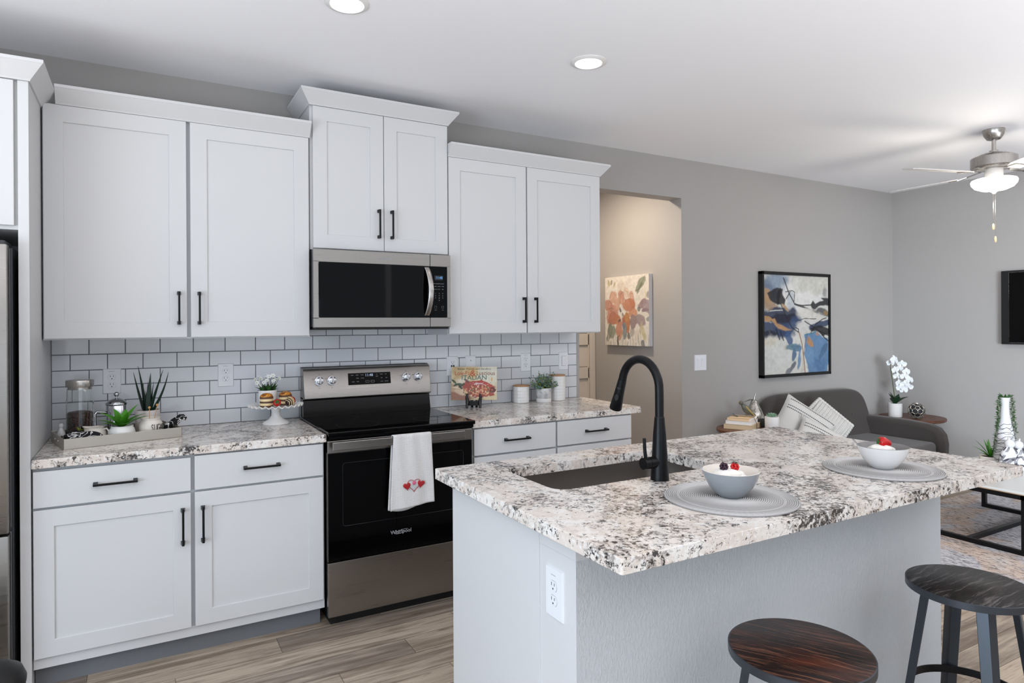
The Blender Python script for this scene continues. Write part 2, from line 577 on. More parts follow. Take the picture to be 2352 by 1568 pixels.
M['soil'] = mat('dark_soil', rgb(38, 30, 25), 0.9)
M['leaf_dark'] = mat('dark_green_leaf', rgb(24, 46, 34), 0.42)
M['leaf'] = mat('bright_green_leaf', rgb(72, 142, 36), 0.42)
M['leaf_orchid'] = mat('orchid_leaf', rgb(28, 58, 32), 0.38)
M['leaf_mid'] = mat('mid_green_leaf', rgb(52, 98, 44), 0.5)
M['leaf_sage'] = mat('sage_leaf', rgb(136, 170, 146), 0.5)
M['leaf_grey'] = mat('grey_green_leaf', rgb(104, 134, 122), 0.55)
M['stem_green'] = mat('green_stem', rgb(70, 84, 44), 0.5)
M['petal'] = mat('white_petal', rgb(238, 238, 238), 0.5)
M['petal'].node_tree.nodes['Principled BSDF'].inputs['Subsurface Weight'].default_value = 0.15
M['yellow'] = mat('flower_centre', rgb(186, 182, 70), 0.6)
M['wood_lid'] = mat('bamboo_lid', rgb(176, 128, 84), 0.45)
M['wood_ball'] = mat('wooden_bead', rgb(200, 150, 90), 0.5)
M['choc'] = mat('chocolate', rgb(46, 26, 22), 0.3)
M['choc_mid'] = mat('chocolate_sponge', rgb(96, 66, 50), 0.6)
M['cream'] = mat('vanilla_cream', rgb(232, 208, 160), 0.5)
M['caramel'] = mat('caramel_top', rgb(196, 118, 34), 0.25)
M['berry'] = mat('strawberry_red', rgb(190, 18, 20), 0.25)
M['berry_dark'] = mat('blackberry', rgb(46, 22, 38), 0.3)
M['whip'] = mat('whipped_cream', rgb(240, 236, 230), 0.5)
M['red_thread'] = mat('red_thread', rgb(168, 14, 26), 0.5, sheen=0.3)
M['pink_thread'] = mat('pink_thread', rgb(214, 110, 140), 0.6)
M['silver_thread'] = mat('silver_thread', rgb(196, 198, 198), 0.35)
M['black_frame'] = mat('black_frame', rgb(16, 16, 17), 0.45)
M['black_wood'] = mat('black_lacquer', rgb(14, 13, 13), 0.25)
M['twine'] = mat('twine', rgb(120, 100, 80), 0.8)
M['book_tan'] = mat('tan_pages', rgb(206, 184, 152), 0.7)
M['book_white'] = mat('white_pages', rgb(232, 228, 226), 0.7)
M['book_peach'] = mat('peach_cover', rgb(226, 196, 158), 0.6)
M['bird'] = mat('grey_bird_glaze', rgb(92, 92, 84), 0.25)
M['bird_gold'] = mat('gold_bird_glaze', rgb(170, 150, 96), 0.3)
M['line_black'] = mat('carved_line', rgb(58, 56, 66), 0.6)
M['pull_wood'] = mat('pull_fob', rgb(206, 178, 138), 0.5)
M['blade'] = mat('pale_blade', rgb(208, 204, 200), 0.35)
M['table_white'] = mat('white_table_top', rgb(206, 206, 205), 0.3)
M['table_edge'] = mat('tan_edge', rgb(170, 140, 110), 0.6)
def attr_paint(name, rough):
    m = mat(name, rough=rough)
    t = NT(m)
    a = t.n('ShaderNodeVertexColor'); a.layer_name = 'paint'
    t.base(a.outputs['Color'])
    M[name] = m
attr_paint('art_paint', 0.6)
attr_paint('cover_print', 0.28)

def wood(name, c0, c1, c2, rough=0.35, scale=(1.2, 14, 14), sc=3.0, coat=0.0):
    m = mat(name, rough=rough, coat=coat)
    t = NT(m)
    v = t.mapping(t.co(), scale)
    n = t.noise(v, sc, 5, 0.65, 1.4)
    t.base(t.ramp(n, [(0.30, c0), (0.50, c1), (0.72, c2)]))
    t.bump(n, 0.25, 0.001)
    M[name] = m

def grained(name, rot, dark, mid, big0, big1, freq, dist, line, rough):
    m = mat(name, rough=rough, spec=0.35)
    t = NT(m)
    v = t.mapping(t.co(), (1, 1, 1), (0, 0, rot))
    x, y, z = t.sep(v)
    big = t.noise(t.comb(t.math('MULTIPLY', x, 3.0), t.math('MULTIPLY', y, 9.0), 0.0), 1.3, 4, 0.6, 0.6)
    c0 = t.ramp(big, [(0.35, dark), (0.50, mid), (0.64, big0), (0.78, big1)])
    wy = t.math('ADD', y, t.math('MULTIPLY', t.math('SUBTRACT', t.noise(t.comb(t.math('MULTIPLY', x, 2.2), t.math('MULTIPLY', y, 4.0), 2.0), 1.4, 3, 0.6), 0.5), dist))
    g = t.noise(t.comb(t.math('MULTIPLY', x, 4.0), t.math('MULTIPLY', wy, freq), 0.0), 1.0, 5, 0.75)
    gm = t.ramp(g, [(0.52, (0,)), (0.60, (1,))])
    t.base(t.mix(t.math('MULTIPLY', gm, 0.8), c0, line))
    t.bump(g, 0.35, 0.001)
    M[name] = m
grained('stool_wood', math.radians(60), rgb(12, 9, 9), rgb(34, 18, 14), rgb(70, 32, 20), rgb(96, 48, 28), 95, 0.06, rgb(112, 72, 52), 0.30)
grained('stool_wood_grey', math.radians(-3), rgb(10, 9, 9), rgb(22, 18, 18), rgb(36, 30, 30), rgb(52, 44, 43), 60, 0.09, rgb(96, 90, 88), 0.34)
wood('walnut', rgb(62, 36, 24), rgb(96, 58, 40), rgb(122, 80, 56), 0.4, (2, 16, 16), 2.0)
def fabric(name, c, c2, scale=500, bump=0.25, sheen=0.2):
    m = mat(name, rough=0.9, sheen=sheen)
    t = NT(m)
    n = t.noise(t.co(), scale, 2, 0.6)
    n2 = t.noise(t.co(), 5, 3, 0.6)
    t.base(t.mix(t.math('ADD', t.math('MULTIPLY', n, 0.6), t.math('MULTIPLY', n2, 0.4)), c, c2))
    t.bump(n, bump, 0.001)
    M[name] = m
fabric('sofa_fabric', rgb(50, 45, 43), rgb(70, 64, 61), 350)
fabric('pillow_white', rgb(186, 183, 179), rgb(210, 207, 203), 300)
M['stitch_dark'] = mat('dark_stitch', rgb(66, 66, 72), 0.9)
def rug():
    m = mat('rug_pile', rough=0.95)
    t = NT(m)
    o = t.co()
    big = t.noise(o, 1.3, 4, 0.6, 0.8)
    base = t.ramp(big, [(0.30, rgb(204, 198, 195)), (0.44, rgb(200, 180, 166)), (0.52, rgb(190, 190, 196)), (0.75, rgb(212, 209, 210))])
    v = t.mapping(o, (30, 9, 1), (0, 0, 0.5))
    n = t.noise(v, 1.8, 5, 0.7, 1.5)
    c = t.mix(t.math('MULTIPLY', t.ramp(n, [(0.50, (0,)), (0.57, (1,))]), 0.8), base, rgb(96, 92, 94))
    t.base(c)
    t.bump(n, 0.4, 0.004)
    M['rug'] = m
rug()
def waffle():
    m = mat('waffle_cloth', rgb(226, 222, 220), 0.85, sheen=0.2)
    t = NT(m)
    x, y, z = t.sep(t.co())
    K = 2*PI/0.0066
    a = t.math('SINE', t.math('MULTIPLY', x, K)); b = t.math('SINE', t.math('MULTIPLY', z, K))
    h = t.math('MAXIMUM', a, b)
    lo = t.ramp(h, [(0.35, (0,)), (0.85, (1,))])
    t.base(t.mix(lo, rgb(206, 203, 203), rgb(238, 235, 233)))
    t.bump(lo, 0.6, 0.002)
    M['waffle'] = m
waffle()
def printed_black():
    m = mat('black_white_print', rough=0.85)
    t = NT(m)
    o = t.co()
    d = t.mapping(o, (1, 1, 1))
    nz = t.n('ShaderNodeTexNoise'); t.link(o, nz.inputs['Vector']); nz.inputs['Scale'].default_value = 14
    mv = t.n('ShaderNodeMix', data_type='VECTOR'); mv.inputs[0].default_value = 0.16
    t.link(d, mv.inputs[4]); t.link(nz.outputs['Color'], mv.inputs[5])
    e = t.voro(mv.outputs[1], 26, 'DISTANCE_TO_EDGE')
    t.base(t.mix(t.ramp(e, [(0.035, (1,)), (0.06, (0,))]), rgb(14, 14, 16), rgb(226, 226, 226)))
    M['print_bw'] = m
printed_black()
def beans():
    m = mat('roasted_beans', rough=0.4)
    t = NT(m)
    v = t.voro(t.mapping(t.co(), (1, 1, 1.6)), 95)
    t.base(t.ramp(v, [(0.1, rgb(92, 50, 36)), (0.5, rgb(58, 30, 23)), (0.8, rgb(18, 10, 8))]))
    inv = t.math('SUBTRACT', 1.0, v)
    t.bump(inv, 1.0, 0.006)
    M['beans'] = m
beans()
def marble():
    m = mat('concrete_glaze', rough=0.45)
    t = NT(m)
    t.base(t.ramp(t.noise(t.co(), 22, 5, 0.65), [(0.35, rgb(150, 150, 152)), (0.5, rgb(196, 195, 194)), (0.7, rgb(220, 219, 218))]))
    M['concrete'] = m
    m = mat('stoneware', rough=0.35)
    t = NT(m)
    t.base(t.ramp(t.noise(t.mapping(t.co(), (1, 1, 0.3)), 18, 4, 0.6), [(0.3, rgb(170, 160, 154)), (0.55, rgb(206, 200, 196)), (0.75, rgb(188, 180, 176))]))
    M['stoneware'] = m
marble()

# ================================================================== THE ROOM
H = 2.722
XR = 6.91
XL = -2.6
YN = -6.4
def room():
    struct(MB().box(XL-0.1, XR+0.12, YN-0.1, 2.4, -0.1, 0.0), 'floor', M['floor'], smooth=None)
    struct(MB().box(XL-0.1, XR+0.12, YN-0.1, 2.4, H, H+0.1), 'ceiling', M['ceiling_paint'], smooth=None)
    poly = [(XL-0.1, 0), (3.075, 0), (3.075, 2.414), (4.06, 2.414), (4.06, 0), (XR+0.12, 0), (XR+0.12, H), (XL-0.1, H)]
    struct(MB().prism(poly, lambda x, z: (x, 0.0, z), lambda x, z: (x, 0.13, z)), 'wall_back', M['wall_paint'], smooth=None)
    struct(MB().box(XR, XR+0.12, YN-0.1, 0.0, 0, H), 'wall_right', M['wall_paint'], smooth=None)
    # near wall with a wide glazed opening, left wall with a window
    struct(MB().box(XL-0.1, -0.3, YN-0.1, YN, 0, H).box(5.5, XR+0.12, YN-0.1, YN, 0, H).box(-0.3, 5.5, YN-0.1, YN, 2.5, H), 'wall_near', M['wall_paint'], smooth=None)
    struct(MB().box(XL-0.1, XL, YN-0.1, -5.6, 0, H).box(XL-0.1, XL, -1.6, 0.0, 0, H).box(XL-0.1, XL, -5.6, -1.6, 2.5, H).box(XL-0.1, XL, -5.6, -1.6, 0, 0.2), 'wall_left', M['wall_paint'], smooth=None)
    f = struct(MB().box(-0.3, 5.5, YN-0.08, YN-0.02, 2.44, 2.5).box(-0.3, 5.5, YN-0.08, YN-0.02, 0, 0.06).box(-0.3, -0.24, YN-0.08, YN-0.02, 0, 2.5).box(5.44, 5.5, YN-0.08, YN-0.02, 0, 2.5).box(1.6, 1.68, YN-0.08, YN-0.02, 0, 2.5).box(3.55, 3.63, YN-0.08, YN-0.02, 0, 2.5), 'window_1', M['white_paint'], smooth=None)
    f = struct(MB().box(XL-0.08, XL-0.02, -5.6, -1.6, 2.44, 2.5).box(XL-0.08, XL-0.02, -5.6, -1.6, 0.2, 0.26).box(XL-0.08, XL-0.02, -5.6, -5.54, 0.2, 2.5).box(XL-0.08, XL-0.02, -1.66, -1.6, 0.2, 2.5).box(XL-0.08, XL-0.02, -3.64, -3.56, 0.2, 2.5), 'window_2', M['white_paint'], smooth=None)
    # hall behind the opening
    struct(MB().box(4.06, 4.16, 0.13, 1.17, 0, H), 'wall_hall', M['wall_paint'], smooth=None)
    struct(MB().box(2.4, 4.16, 1.17, 1.27, 0, H), 'wall_end', M['wall_paint'], smooth=None)
    struct(MB().box(2.3, 2.4, 0.13, 1.27, 0, H), 'wall_pantry', M['wall_paint'], smooth=None)
    mb = MB()
    x0, x1 = 3.16, 3.992
    levels = [0.02, 0.41, 0.53, 0.915, 1.04, 1.225, 1.35, 1.60, 1.72, 2.03]
    for a, b in zip(levels[0:-1:2], levels[1::2]):
        mb.box(x0, x1, 1.140, 1.150, a, b)
    mb.box(x0, x1, 1.150, 1.170, 0.0, 2.05)
    for a, b in zip(levels[1:-1:2], levels[2::2]):
        mb.box(x0, x1, 1.128, 1.150, a+0.012, b-0.012, 0.003)
    mb.box(x0, x0+0.09, 1.128, 1.15, 0, 2.05).box(x1-0.012, x1, 1.128, 1.15, 0, 2.05)
    struct(mb, 'door_1', M['door_paint'], smooth=None)
    struct(MB().box(3.996, 4.056, 1.118, 1.17, 0, 2.12, 0.004).box(3.09, 3.155, 1.118, 1.17, 0, 2.12, 0.004).box(3.09, 4.056, 1.118, 1.17, 2.055, 2.12, 0.004), 'trim_1', M['door_paint'], smooth=None)
    struct(MB().box(4.06, XR, -0.015, 0.0, 0, 0.09, 0.003), 'baseboard_back', M['white_paint'], smooth=None)
    struct(MB().box(XR-0.015, XR, YN, -0.015, 0, 0.09, 0.003), 'baseboard_right', M['white_paint'], smooth=None)
    struct(MB().box(4.045, 4.06, 0.13, 1.11, 0, 0.09, 0.003), 'baseboard_hall', M['white_paint'], smooth=None)
    tp = [(0.004, 0.916), (1.13, 0.916), (1.13, 0.85), (1.93, 0.85), (1.93, 0.916), (3.045, 0.916), (3.045, 1.378), (1.93, 1.378), (1.93, 1.45), (1.13, 1.45), (1.13, 1.378), (0.004, 1.378)]
    struct(MB().prism(tp, lambda x, z: (x, -0.006, z), lambda x, z: (x, 0.0, z)), 'wall_tiles', M['tile'], smooth=None)
room()

def ceiling_lights():
    labs = ['round white recessed ceiling light nearer the ceiling fan', 'round white recessed ceiling light cut off by the top of the picture']
    for (x, y), lb in zip(CANS, labs):
        t = thing('recessed_light', lb, 'ceiling light', (x, y, H), 'recessed ceiling lights')
        MB().lathe(x, y, H, [(0.064, -0.006), (0.068, -0.010), (0.080, -0.008), (0.088, -0.002), (0.088, 0.0)], 40).build('trim_ring', M['ceramic'], t)
        MB().lathe(x, y, H, [(0, -0.0075), (0.064, -0.0075), (0.064, -0.002), (0, -0.002)], 40).build('lens', M['lamp'], t)
    t = thing('recessed_light', 'small ceiling light hidden in the hall behind the opening', 'ceiling light', (3.35, 0.50, H))
    MB().lathe(3.35, 0.50, H, [(0, -0.02), (0.07, -0.02), (0.085, -0.004), (0.085, 0.0)], 32).build('lens', M['lamp'], t)
ceiling_lights()

# ================================================================== CABINETS
def shaker(mb, x0, x1, z0, z1, yf, th=0.02, rail=0.065, rec=0.007, c=0.0015):
    """a recessed-panel door facing -y"""
    def rect(a, y):
        return [(x0+a, y, z0+a), (x1-a, y, z0+a), (x1-a, y, z1-a), (x0+a, y, z1-a)]
    R = [rect(0, yf+th), rect(0, yf+c), rect(c, yf), rect(rail, yf), rect(rail+0.0015, yf+0.0015), rect(rail+0.002, yf+rec)]
    vs = [p for r in R for p in r]
    fs = [(0, 1, 2, 3)]
    for i in range(len(R)-1):
        for k in range(4):
            k2 = (k+1) % 4
            fs.append((i*4+k, i*4+k2, (i+1)*4+k2, (i+1)*4+k))
    n = (len(R)-1)*4
    fs.append((n, n+1, n+2, n+3))
    return mb.add(vs, fs)

def pull(p, axis, length, name='handle', parent=None):
    """slim square bar pull with widened feet, standing off a face that looks to -y"""
    x, y, z = p
    h = length/2
    mb = MB()
    w = 0.0045
    so = 0.030
    if axis == 'z':
        mb.box(x-w, x+w, y-so, y-so+0.009, z-h, z+h, 0.001)
        for s in (-1, 1):
            zz = z+s*(h-0.008)
            mb.prism([(0.0045, 0), (0.0085, so-0.004), (-0.0085, so-0.004), (-0.0045, 0)], lambda a, b: (x+a, y-so+0.004+b, zz-0.008), lambda a, b: (x+a, y-so+0.004+b, zz+0.008))
    else:
        mb.box(x-h, x+h, y-so, y-so+0.009, z-w, z+w, 0.001)
        for s in (-1, 1):
            xx = x+s*(h-0.008)
            mb.prism([(0.0045, 0), (0.0085, so-0.004), (-0.0085, so-0.004), (-0.0045, 0)], lambda a, b: (xx-0.008, y-so+0.004+b, z+a), lambda a, b: (xx+0.008, y-so+0.004+b, z+a))
    return mb.build(name, M['black_metal'], parent, smooth=None)

def door(parent, x0, x1, z0, z1, yf, hx=None, hz=None, hl=0.156, name='door', rail=0.065):
    mb = MB(); shaker(mb, x0, x1, z0, z1, yf, rail=rail)
    d = mb.build(name, M['white_paint'], parent, smooth=None)
    if hx is not None:
        pull((hx, yf, hz), 'z', hl, parent=d)
    return d
def drawer(parent, x0, x1, z0, z1, yf, handle=True):
    d = MB().box(x0, x1, yf, yf+0.02, z0, z1, 0.0015).build('drawer', M['white_paint'], parent, smooth=None)
    if handle:
        pull(((x0+x1)/2, yf, (z0+z1)/2), 'x', 0.156, parent=d)
    return d

CROWN = [(0.0, 0.0), (0.006, 0.0), (0.009, 0.006), (0.050, 0.058), (0.054, 0.062), (0.054, 0.074), (0.0, 0.074)]
def crown(mb, path, zb, prof=CROWN):
    """path of plan points, outward side on the left of travel reversed: offset = right-hand normal"""
    n = len(path)
    rings = []
    for i, p in enumerate(path):
        p = Vector(p)
        ns = []
        if i > 0:
            d = (p-Vector(path[i-1])).normalized(); ns.append(Vector((d.y, -d.x)))
        if i < n-1:
            d = (Vector(path[i+1])-p).normalized(); ns.append(Vector((d.y, -d.x)))
        nn = sum(ns, Vector((0, 0)))
        nn = nn/ (nn.length**2) * len(ns) if len(ns) == 2 else nn
        if len(ns) == 2:
            nn = (ns[0]+ns[1])/(1+ns[0].dot(ns[1]))
        rings.append([(p.x+nn.x*o, p.y+nn.y*o, zb+z) for o, z in prof])
    k = len(prof)
    vs = [q for r in rings for q in r]
    fs = []
    for i in range(n-1):
        for j in range(k):
            j2 = (j+1) % k
            fs.append((i*k+j, i*k+j2, (i+1)*k+j2, (i+1)*k+j))
    fs.append(tuple(range(k-1, -1, -1))); fs.append(tuple((n-1)*k+j for j in range(k)))
    return mb.add(vs, fs)

YU = -0.33   # front of the wall-cabinet doors
def cabinets():
    # ---- wall cabinet on the left
    t = thing('wall_cabinet', 'large white wall cabinet with two wide doors left of the microwave', 'cabinet', (0.57, -0.16, 1.373), 'white wall cabinets')
    MB().box(0.004, 1.139, -0.3095, -0.002, 1.373, 2.41).build('body', M['white_paint'], t, smooth=None)
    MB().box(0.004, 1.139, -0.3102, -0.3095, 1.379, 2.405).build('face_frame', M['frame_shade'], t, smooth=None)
    door(t, 0.0085, 0.5650, 1.379, 2.403, YU, 0.531, 1.517, rail=0.072)
    door(t, 0.5815, 1.1330, 1.379, 2.403, YU, 0.618, 1.517, rail=0.072)
    mb = MB(); crown(mb, [(0.055, -0.326), (1.139, -0.326)], 2.404); mb.build('crown_moulding', M['white_paint'], t, smooth=None)
    # ---- tall one above the microwave
    t = thing('wall_cabinet', 'taller white wall cabinet with two narrow doors above the microwave', 'cabinet', (1.53, -0.16, 1.829), 'white wall cabinets')
    MB().box(1.1425, 1.9175, -0.3095, -0.002, 1.829, 2.59).build('body', M['white_paint'], t, smooth=None)
    door(t, 1.1555, 1.5350, 1.836, 2.577, YU, 1.5065, 1.982, rail=0.072)
    door(t, 1.5385, 1.9170, 1.836, 2.577, YU, 1.5800, 1.982, rail=0.072)
    mb = MB(); crown(mb, [(1.1425, -0.002), (1.1425, -0.326), (1.9175, -0.326), (1.9175, -0.002)], 2.579); mb.build('crown_moulding', M['white_paint'], t, smooth=None)
    # ---- right
    t = thing('wall_cabinet', 'white wall cabinet with two doors beside the hall opening', 'cabinet', (2.47, -0.16, 1.373), 'white wall cabinets')
    MB().box(1.921, 3.0135, -0.3095, -0.002, 1.373, 2.41).build('body', M['white_paint'], t, smooth=None)
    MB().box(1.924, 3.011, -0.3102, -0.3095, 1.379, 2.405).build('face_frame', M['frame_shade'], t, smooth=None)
    door(t, 1.9240, 2.4455, 1.379, 2.403, YU, 2.424, 1.519, rail=0.072)
    door(t, 2.4545, 3.0125, 1.379, 2.403, YU, 2.508, 1.519, rail=0.072)
    mb = MB(); crown(mb, [(1.921, -0.326), (3.0135, -0.326), (3.0135, -0.002)], 2.404); mb.build('crown_moulding', M['white_paint'], t, smooth=None)
    # ---- above the refrigerator
    t = thing('wall_cabinet', 'deep white cabinet above the refrigerator at the left edge', 'cabinet', (-0.5, -0.33, 1.81), 'white wall cabinets')
    MB().box(-0.985, -0.036, -0.645, -0.002, 1.808, 2.395).build('body', M['white_paint'], t, smooth=None)
    door(t, -0.975, -0.515, 1.822, 2.380, -0.667, -0.54, 1.95)
    door(t, -0.507, -0.046, 1.822, 2.380, -0.667, -0.48, 1.95)
    mb = MB(); crown(mb, [(-1.02, -0.002), (-1.02, -0.662), (0.0, -0.662), (0.0, -0.002)], 2.384); mb.build('crown_moulding', M['white_paint'], t, smooth=None)
    # ---- tall end panels either side of the refrigerator
    mb = MB().box(-0.0345, 0.0, -0.66, -0.002, 0.0, 2.384, 0.001)
    solo(mb, 'refrigerator_end_panel', 'tall white end panel between refrigerator and countertop', 'cabinet panel', M['white_paint'], smooth=None)
    # ---- base cabinets, left of the range
    t = thing('base_cabinet', 'white base cabinet with two drawers over two doors left of the range', 'cabinet', (0.57, -0.32, 0.0), 'white base cabinets')
    MB().box(0.003, 1.128, -0.640, -0.002, 0.088, 0.876).build('body', M['white_paint'], t, smooth=None)
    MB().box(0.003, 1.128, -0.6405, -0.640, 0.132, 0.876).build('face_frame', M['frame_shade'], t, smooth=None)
    MB().box(0.003, 1.118, -0.590, -0.03, 0.0, 0.088).build('toe_kick', M['toe_grey'], t, smooth=None)
    drawer(t, 0.0070, 0.5575, 0.7235, 0.8655, -0.66)
    drawer(t, 0.5730, 1.1205, 0.7235, 0.8705, -0.66)
    door(t, 0.0070, 0.5575, 0.1345, 0.7135, -0.66, 0.5265, 0.575, rail=0.066)
    door(t, 0.5730, 1.1205, 0.1345, 0.7135, -0.66, 0.6045, 0.575, rail=0.066)
    # ---- right of the range
    t = thing('base_cabinet', 'white base cabinet with two drawers between range and hall opening', 'cabinet', (2.45, -0.32, 0.0), 'white base cabinets')
    MB().box(1.912, 2.998, -0.640, -0.002, 0.088, 0.876).build('body', M['white_paint'], t, smooth=None)
    MB().box(1.912, 2.998, -0.6405, -0.640, 0.132, 0.876).build('face_frame', M['frame_shade'], t, smooth=None)
    MB().box(1.92, 2.998, -0.590, -0.03, 0.0, 0.088).build('toe_kick', M['toe_grey'], t, smooth=None)
    drawer(t, 1.9170, 2.4380, 0.7290, 0.8700, -0.66)
    drawer(t, 2.4510, 2.9930, 0.7310, 0.8700, -0.66)
    door(t, 1.9170, 2.4380, 0.1345, 0.7190, -0.66, 2.405, 0.575)
    door(t, 2.4510, 2.9930, 0.1345, 0.7210, -0.66, 2.485, 0.575)
cabinets()

def countertops():
    mb = MB().prism(rrect(0.002, 1.136, -0.668, -0.004, 0.004, 2), lambda x, y: (x, y, 0.878), lambda x, y: (x, y, 0.914))
    solo(mb, 'countertop', 'speckled granite countertop on the base cabinets left of the range', 'countertop', M['granite'], smooth=None, bevel=(0.003, 2), group='granite countertops')
    pts = [(1.906, -0.004), (1.906, -0.664), (3.055, -0.664)]+[(3.055+0.03*math.sin(a), -0.634-0.03*math.cos(a)) for a in (0.4, 0.8, 1.2, PI/2)]+[(3.085, -0.004)]
    mb = MB().prism(pts, lambda x, y: (x, y, 0.878), lambda x, y: (x, y, 0.914))
    solo(mb, 'countertop', 'speckled granite countertop holding cookbook and canisters right of the range', 'countertop', M['granite'], smooth=None, bevel=(0.003, 2), group='granite countertops')
countertops()

# ================================================================== APPLIANCES
def refrigerator():
    t = thing('refrigerator', 'stainless refrigerator cut off by the left edge of the picture', 'refrigerator', (-0.52, -0.4, 0.0))
    MB().box(-0.965, -0.052, -0.66, -0.02, 0.03, 1.735, 0.004).build('body', M['dark_steel'], t, smooth=None)
    MB().box(-0.96, -0.057, -0.60, -0.1, 0.0, 0.05).build('base', M['black_plastic'], t, smooth=None)
    for x0, x1, hx in ((-0.965, -0.515, -0.545), (-0.509, -0.0585, -0.48)):
        d = MB().box(x0, x1, -0.742, -0.678, 0.66, 1.742, 0.006).build('door', M['steel'], t)
        MB().box(x0+0.004, x1-0.002, -0.678, -0.66, 0.665, 1.730).build('gasket', M['print_grey'], d, smooth=None)
        MB().tube([(hx, -0.745, 0.80), (hx, -0.785, 0.83), (hx, -0.785, 1.55), (hx, -0.745, 1.58)], 0.011, 12).build('handle', M['nickel'], d)
    d = MB().box(-0.965, -0.0585, -0.742, -0.678, 0.07, 0.652, 0.006).build('freezer_drawer', M['steel'], t)
    MB().box(-0.961, -0.0605, -0.678, -0.66, 0.075, 0.648).build('gasket', M['print_grey'], d, smooth=None)
    MB().tube([(-0.85, -0.745, 0.57), (-0.83, -0.785, 0.57), (-0.19, -0.785, 0.57), (-0.17, -0.745, 0.57)], 0.011, 12).build('handle', M['nickel'], d)
    for x0, x1 in ((-0.13, -0.066), (-0.955, -0.89)):
        MB().box(x0, x1, -0.725, -0.58, 1.735, 1.757, 0.004).build('hinge_cover', M['dark_steel'], t, smooth=None)
refrigerator()

def microwave():
    t = thing('microwave', 'stainless over-the-range microwave with dark window and curved handle', 'microwave', (1.52, -0.2, 1.418))
    MB().box(1.143, 1.901, -0.372, -0.002, 1.424, 1.823).build('body', M['dark_steel'], t, smooth=None)
    d = MB()
    x0, x1, z0, z1 = 1.140, 1.7755, 1.4200, 1.8235
    outer = [(x0, z0), (x1, z0), (x1, z1), (x0, z1)]
    d.box(x0, x1, -0.400, -0.374, z1-0.066, z1, 0.002).box(x0, x1, -0.400, -0.374, z0, z0+0.052, 0.002).box(x0, x0+0.0255, -0.400, -0.374, z0+0.045, z1-0.06, 0.002)
    d.box(x0+0.02, x1, -0.392, -0.374, z0+0.04, z1-0.05)
    dr = d.build('door', M['steel'], t, smooth=None)
    poly = [(1.1645, 1.4770), (1.1700, 1.4715), (1.7757, 1.4715), (1.7757, 1.7575), (1.1700, 1.7575), (1.1645, 1.7520)]
    MB().prism(poly, lambda x, z: (x, -0.4005, z), lambda x, z: (x, -0.392, z)).build('window', M['micro_glass'], dr, smooth=None)
    # curved vertical handle
    hb = MB()
    n = 14
    pts = []
    for i in range(n+1):
        s = i/n
        zz = 1.4835+s*(1.7505-1.4835)
        b = math.sin(PI*s)
        pts.append((zz, b))
    def hf(u, v):
        i = v*n
        zz = 1.4835+v*(1.7505-1.4835); b = math.sin(PI*v)**0.8
        yc = -0.403-0.040*b; xc = 1.7560+0.010*b
        a = u*2*PI
        return (xc+0.0155*math.cos(a), yc+0.007*math.sin(a), zz)
    hb.grid(hf, 16, n+1, True)
    hb.build('handle', M['nickel'], dr, smooth=180)
    text('logo', 'Whirlpool', 0.020, (1.5150, -0.4008, 1.7905), (1, 0, 0), (0, 0, 1), M['print_grey'], dr, xscale=0.95)
    MB().tube([(1.515+0.030*math.cos(a)*1.0, -0.4008, 1.7905+0.006*math.sin(a)+0.004*math.cos(a)) for a in [0.3+i*0.45 for i in range(12)]], 0.0006, 6).build('logo_swoosh', M['print_grey'], dr)
    c = MB().box(1.7785, 1.901, -0.400, -0.374, 1.7575, 1.8235, 0.002).box(1.7785, 1.901, -0.400, -0.374, 1.420, 1.4715, 0.002).box(1.8805, 1.901, -0.400, -0.374, 1.465, 1.763, 0.002)
    c.box(1.7785, 1.885, -0.392, -0.374, 1.465, 1.763)
    cp = c.build('control_panel', M['steel'], t, smooth=None)
    poly = [(1.7783, 1.4715), (1.8745, 1.4715), (1.8800, 1.4770), (1.8800, 1.7520), (1.8745, 1.7575), (1.7783, 1.7575)]
    MB().prism(poly, lambda x, z: (x, -0.4005, z), lambda x, z: (x, -0.392, z)).build('keypad', M['black_glass'], cp, smooth=None)
    MB().box(1.8035, 1.8535, -0.4012, -0.4005, 1.682, 1.707).build('display', M['display_grey'], cp, smooth=None)
    text('clock_digits', '11:48', 0.019, (1.830, -0.4014, 1.6945), (1, 0, 0), (0, 0, 1), M['screen_blue'], cp)
    rows = [('POPCORN', 'POTATO', 'REHEAT'), ('COOK', 'POWER', 'TIMER'), ('DEFROST', 'MELT', 'KEEP')]
    xs = (1.8085, 1.8300, 1.8520)
    k = 0
    body = []
    for r, z in zip(rows, (1.661, 1.646, 1.630)):
        for s, x in zip(r, xs):
            text('key_label', s, 0.0052, (x, -0.4014, z), (1, 0, 0), (0, 0, 1), M['print_grey'], cp, depth=0.0002)
    for r, z in zip(('123', '456', '789', ' 0 '), (1.607, 1.594, 1.581, 1.568)):
        for s, x in zip(r, xs):
            if s != ' ':
                text('key_label', s, 0.0085, (x, -0.4014, z), (1, 0, 0), (0, 0, 1), M['print_grey'], cp, depth=0.0002)
    for s, x in (('CANCEL', xs[0]), ('START', xs[2])):
        MB().tube([(x-0.006, -0.4012, 1.530-0.006), (x+0.006, -0.4012, 1.530-0.006), (x+0.006, -0.4012, 1.530+0.006), (x-0.006, -0.4012, 1.530+0.006)], 0.0005, 4, closed=True).build('key_outline', M['print_grey'], cp)
        text('key_label', s, 0.0040, (x, -0.4014, 1.514), (1, 0, 0), (0, 0, 1), M['print_grey'], cp, depth=0.0002)
    MB().box(1.150, 1.894, -0.385, -0.02, 1.408, 1.424, 0.003).build('vent_base', M['black_plastic'], t, smooth=None)
microwave()

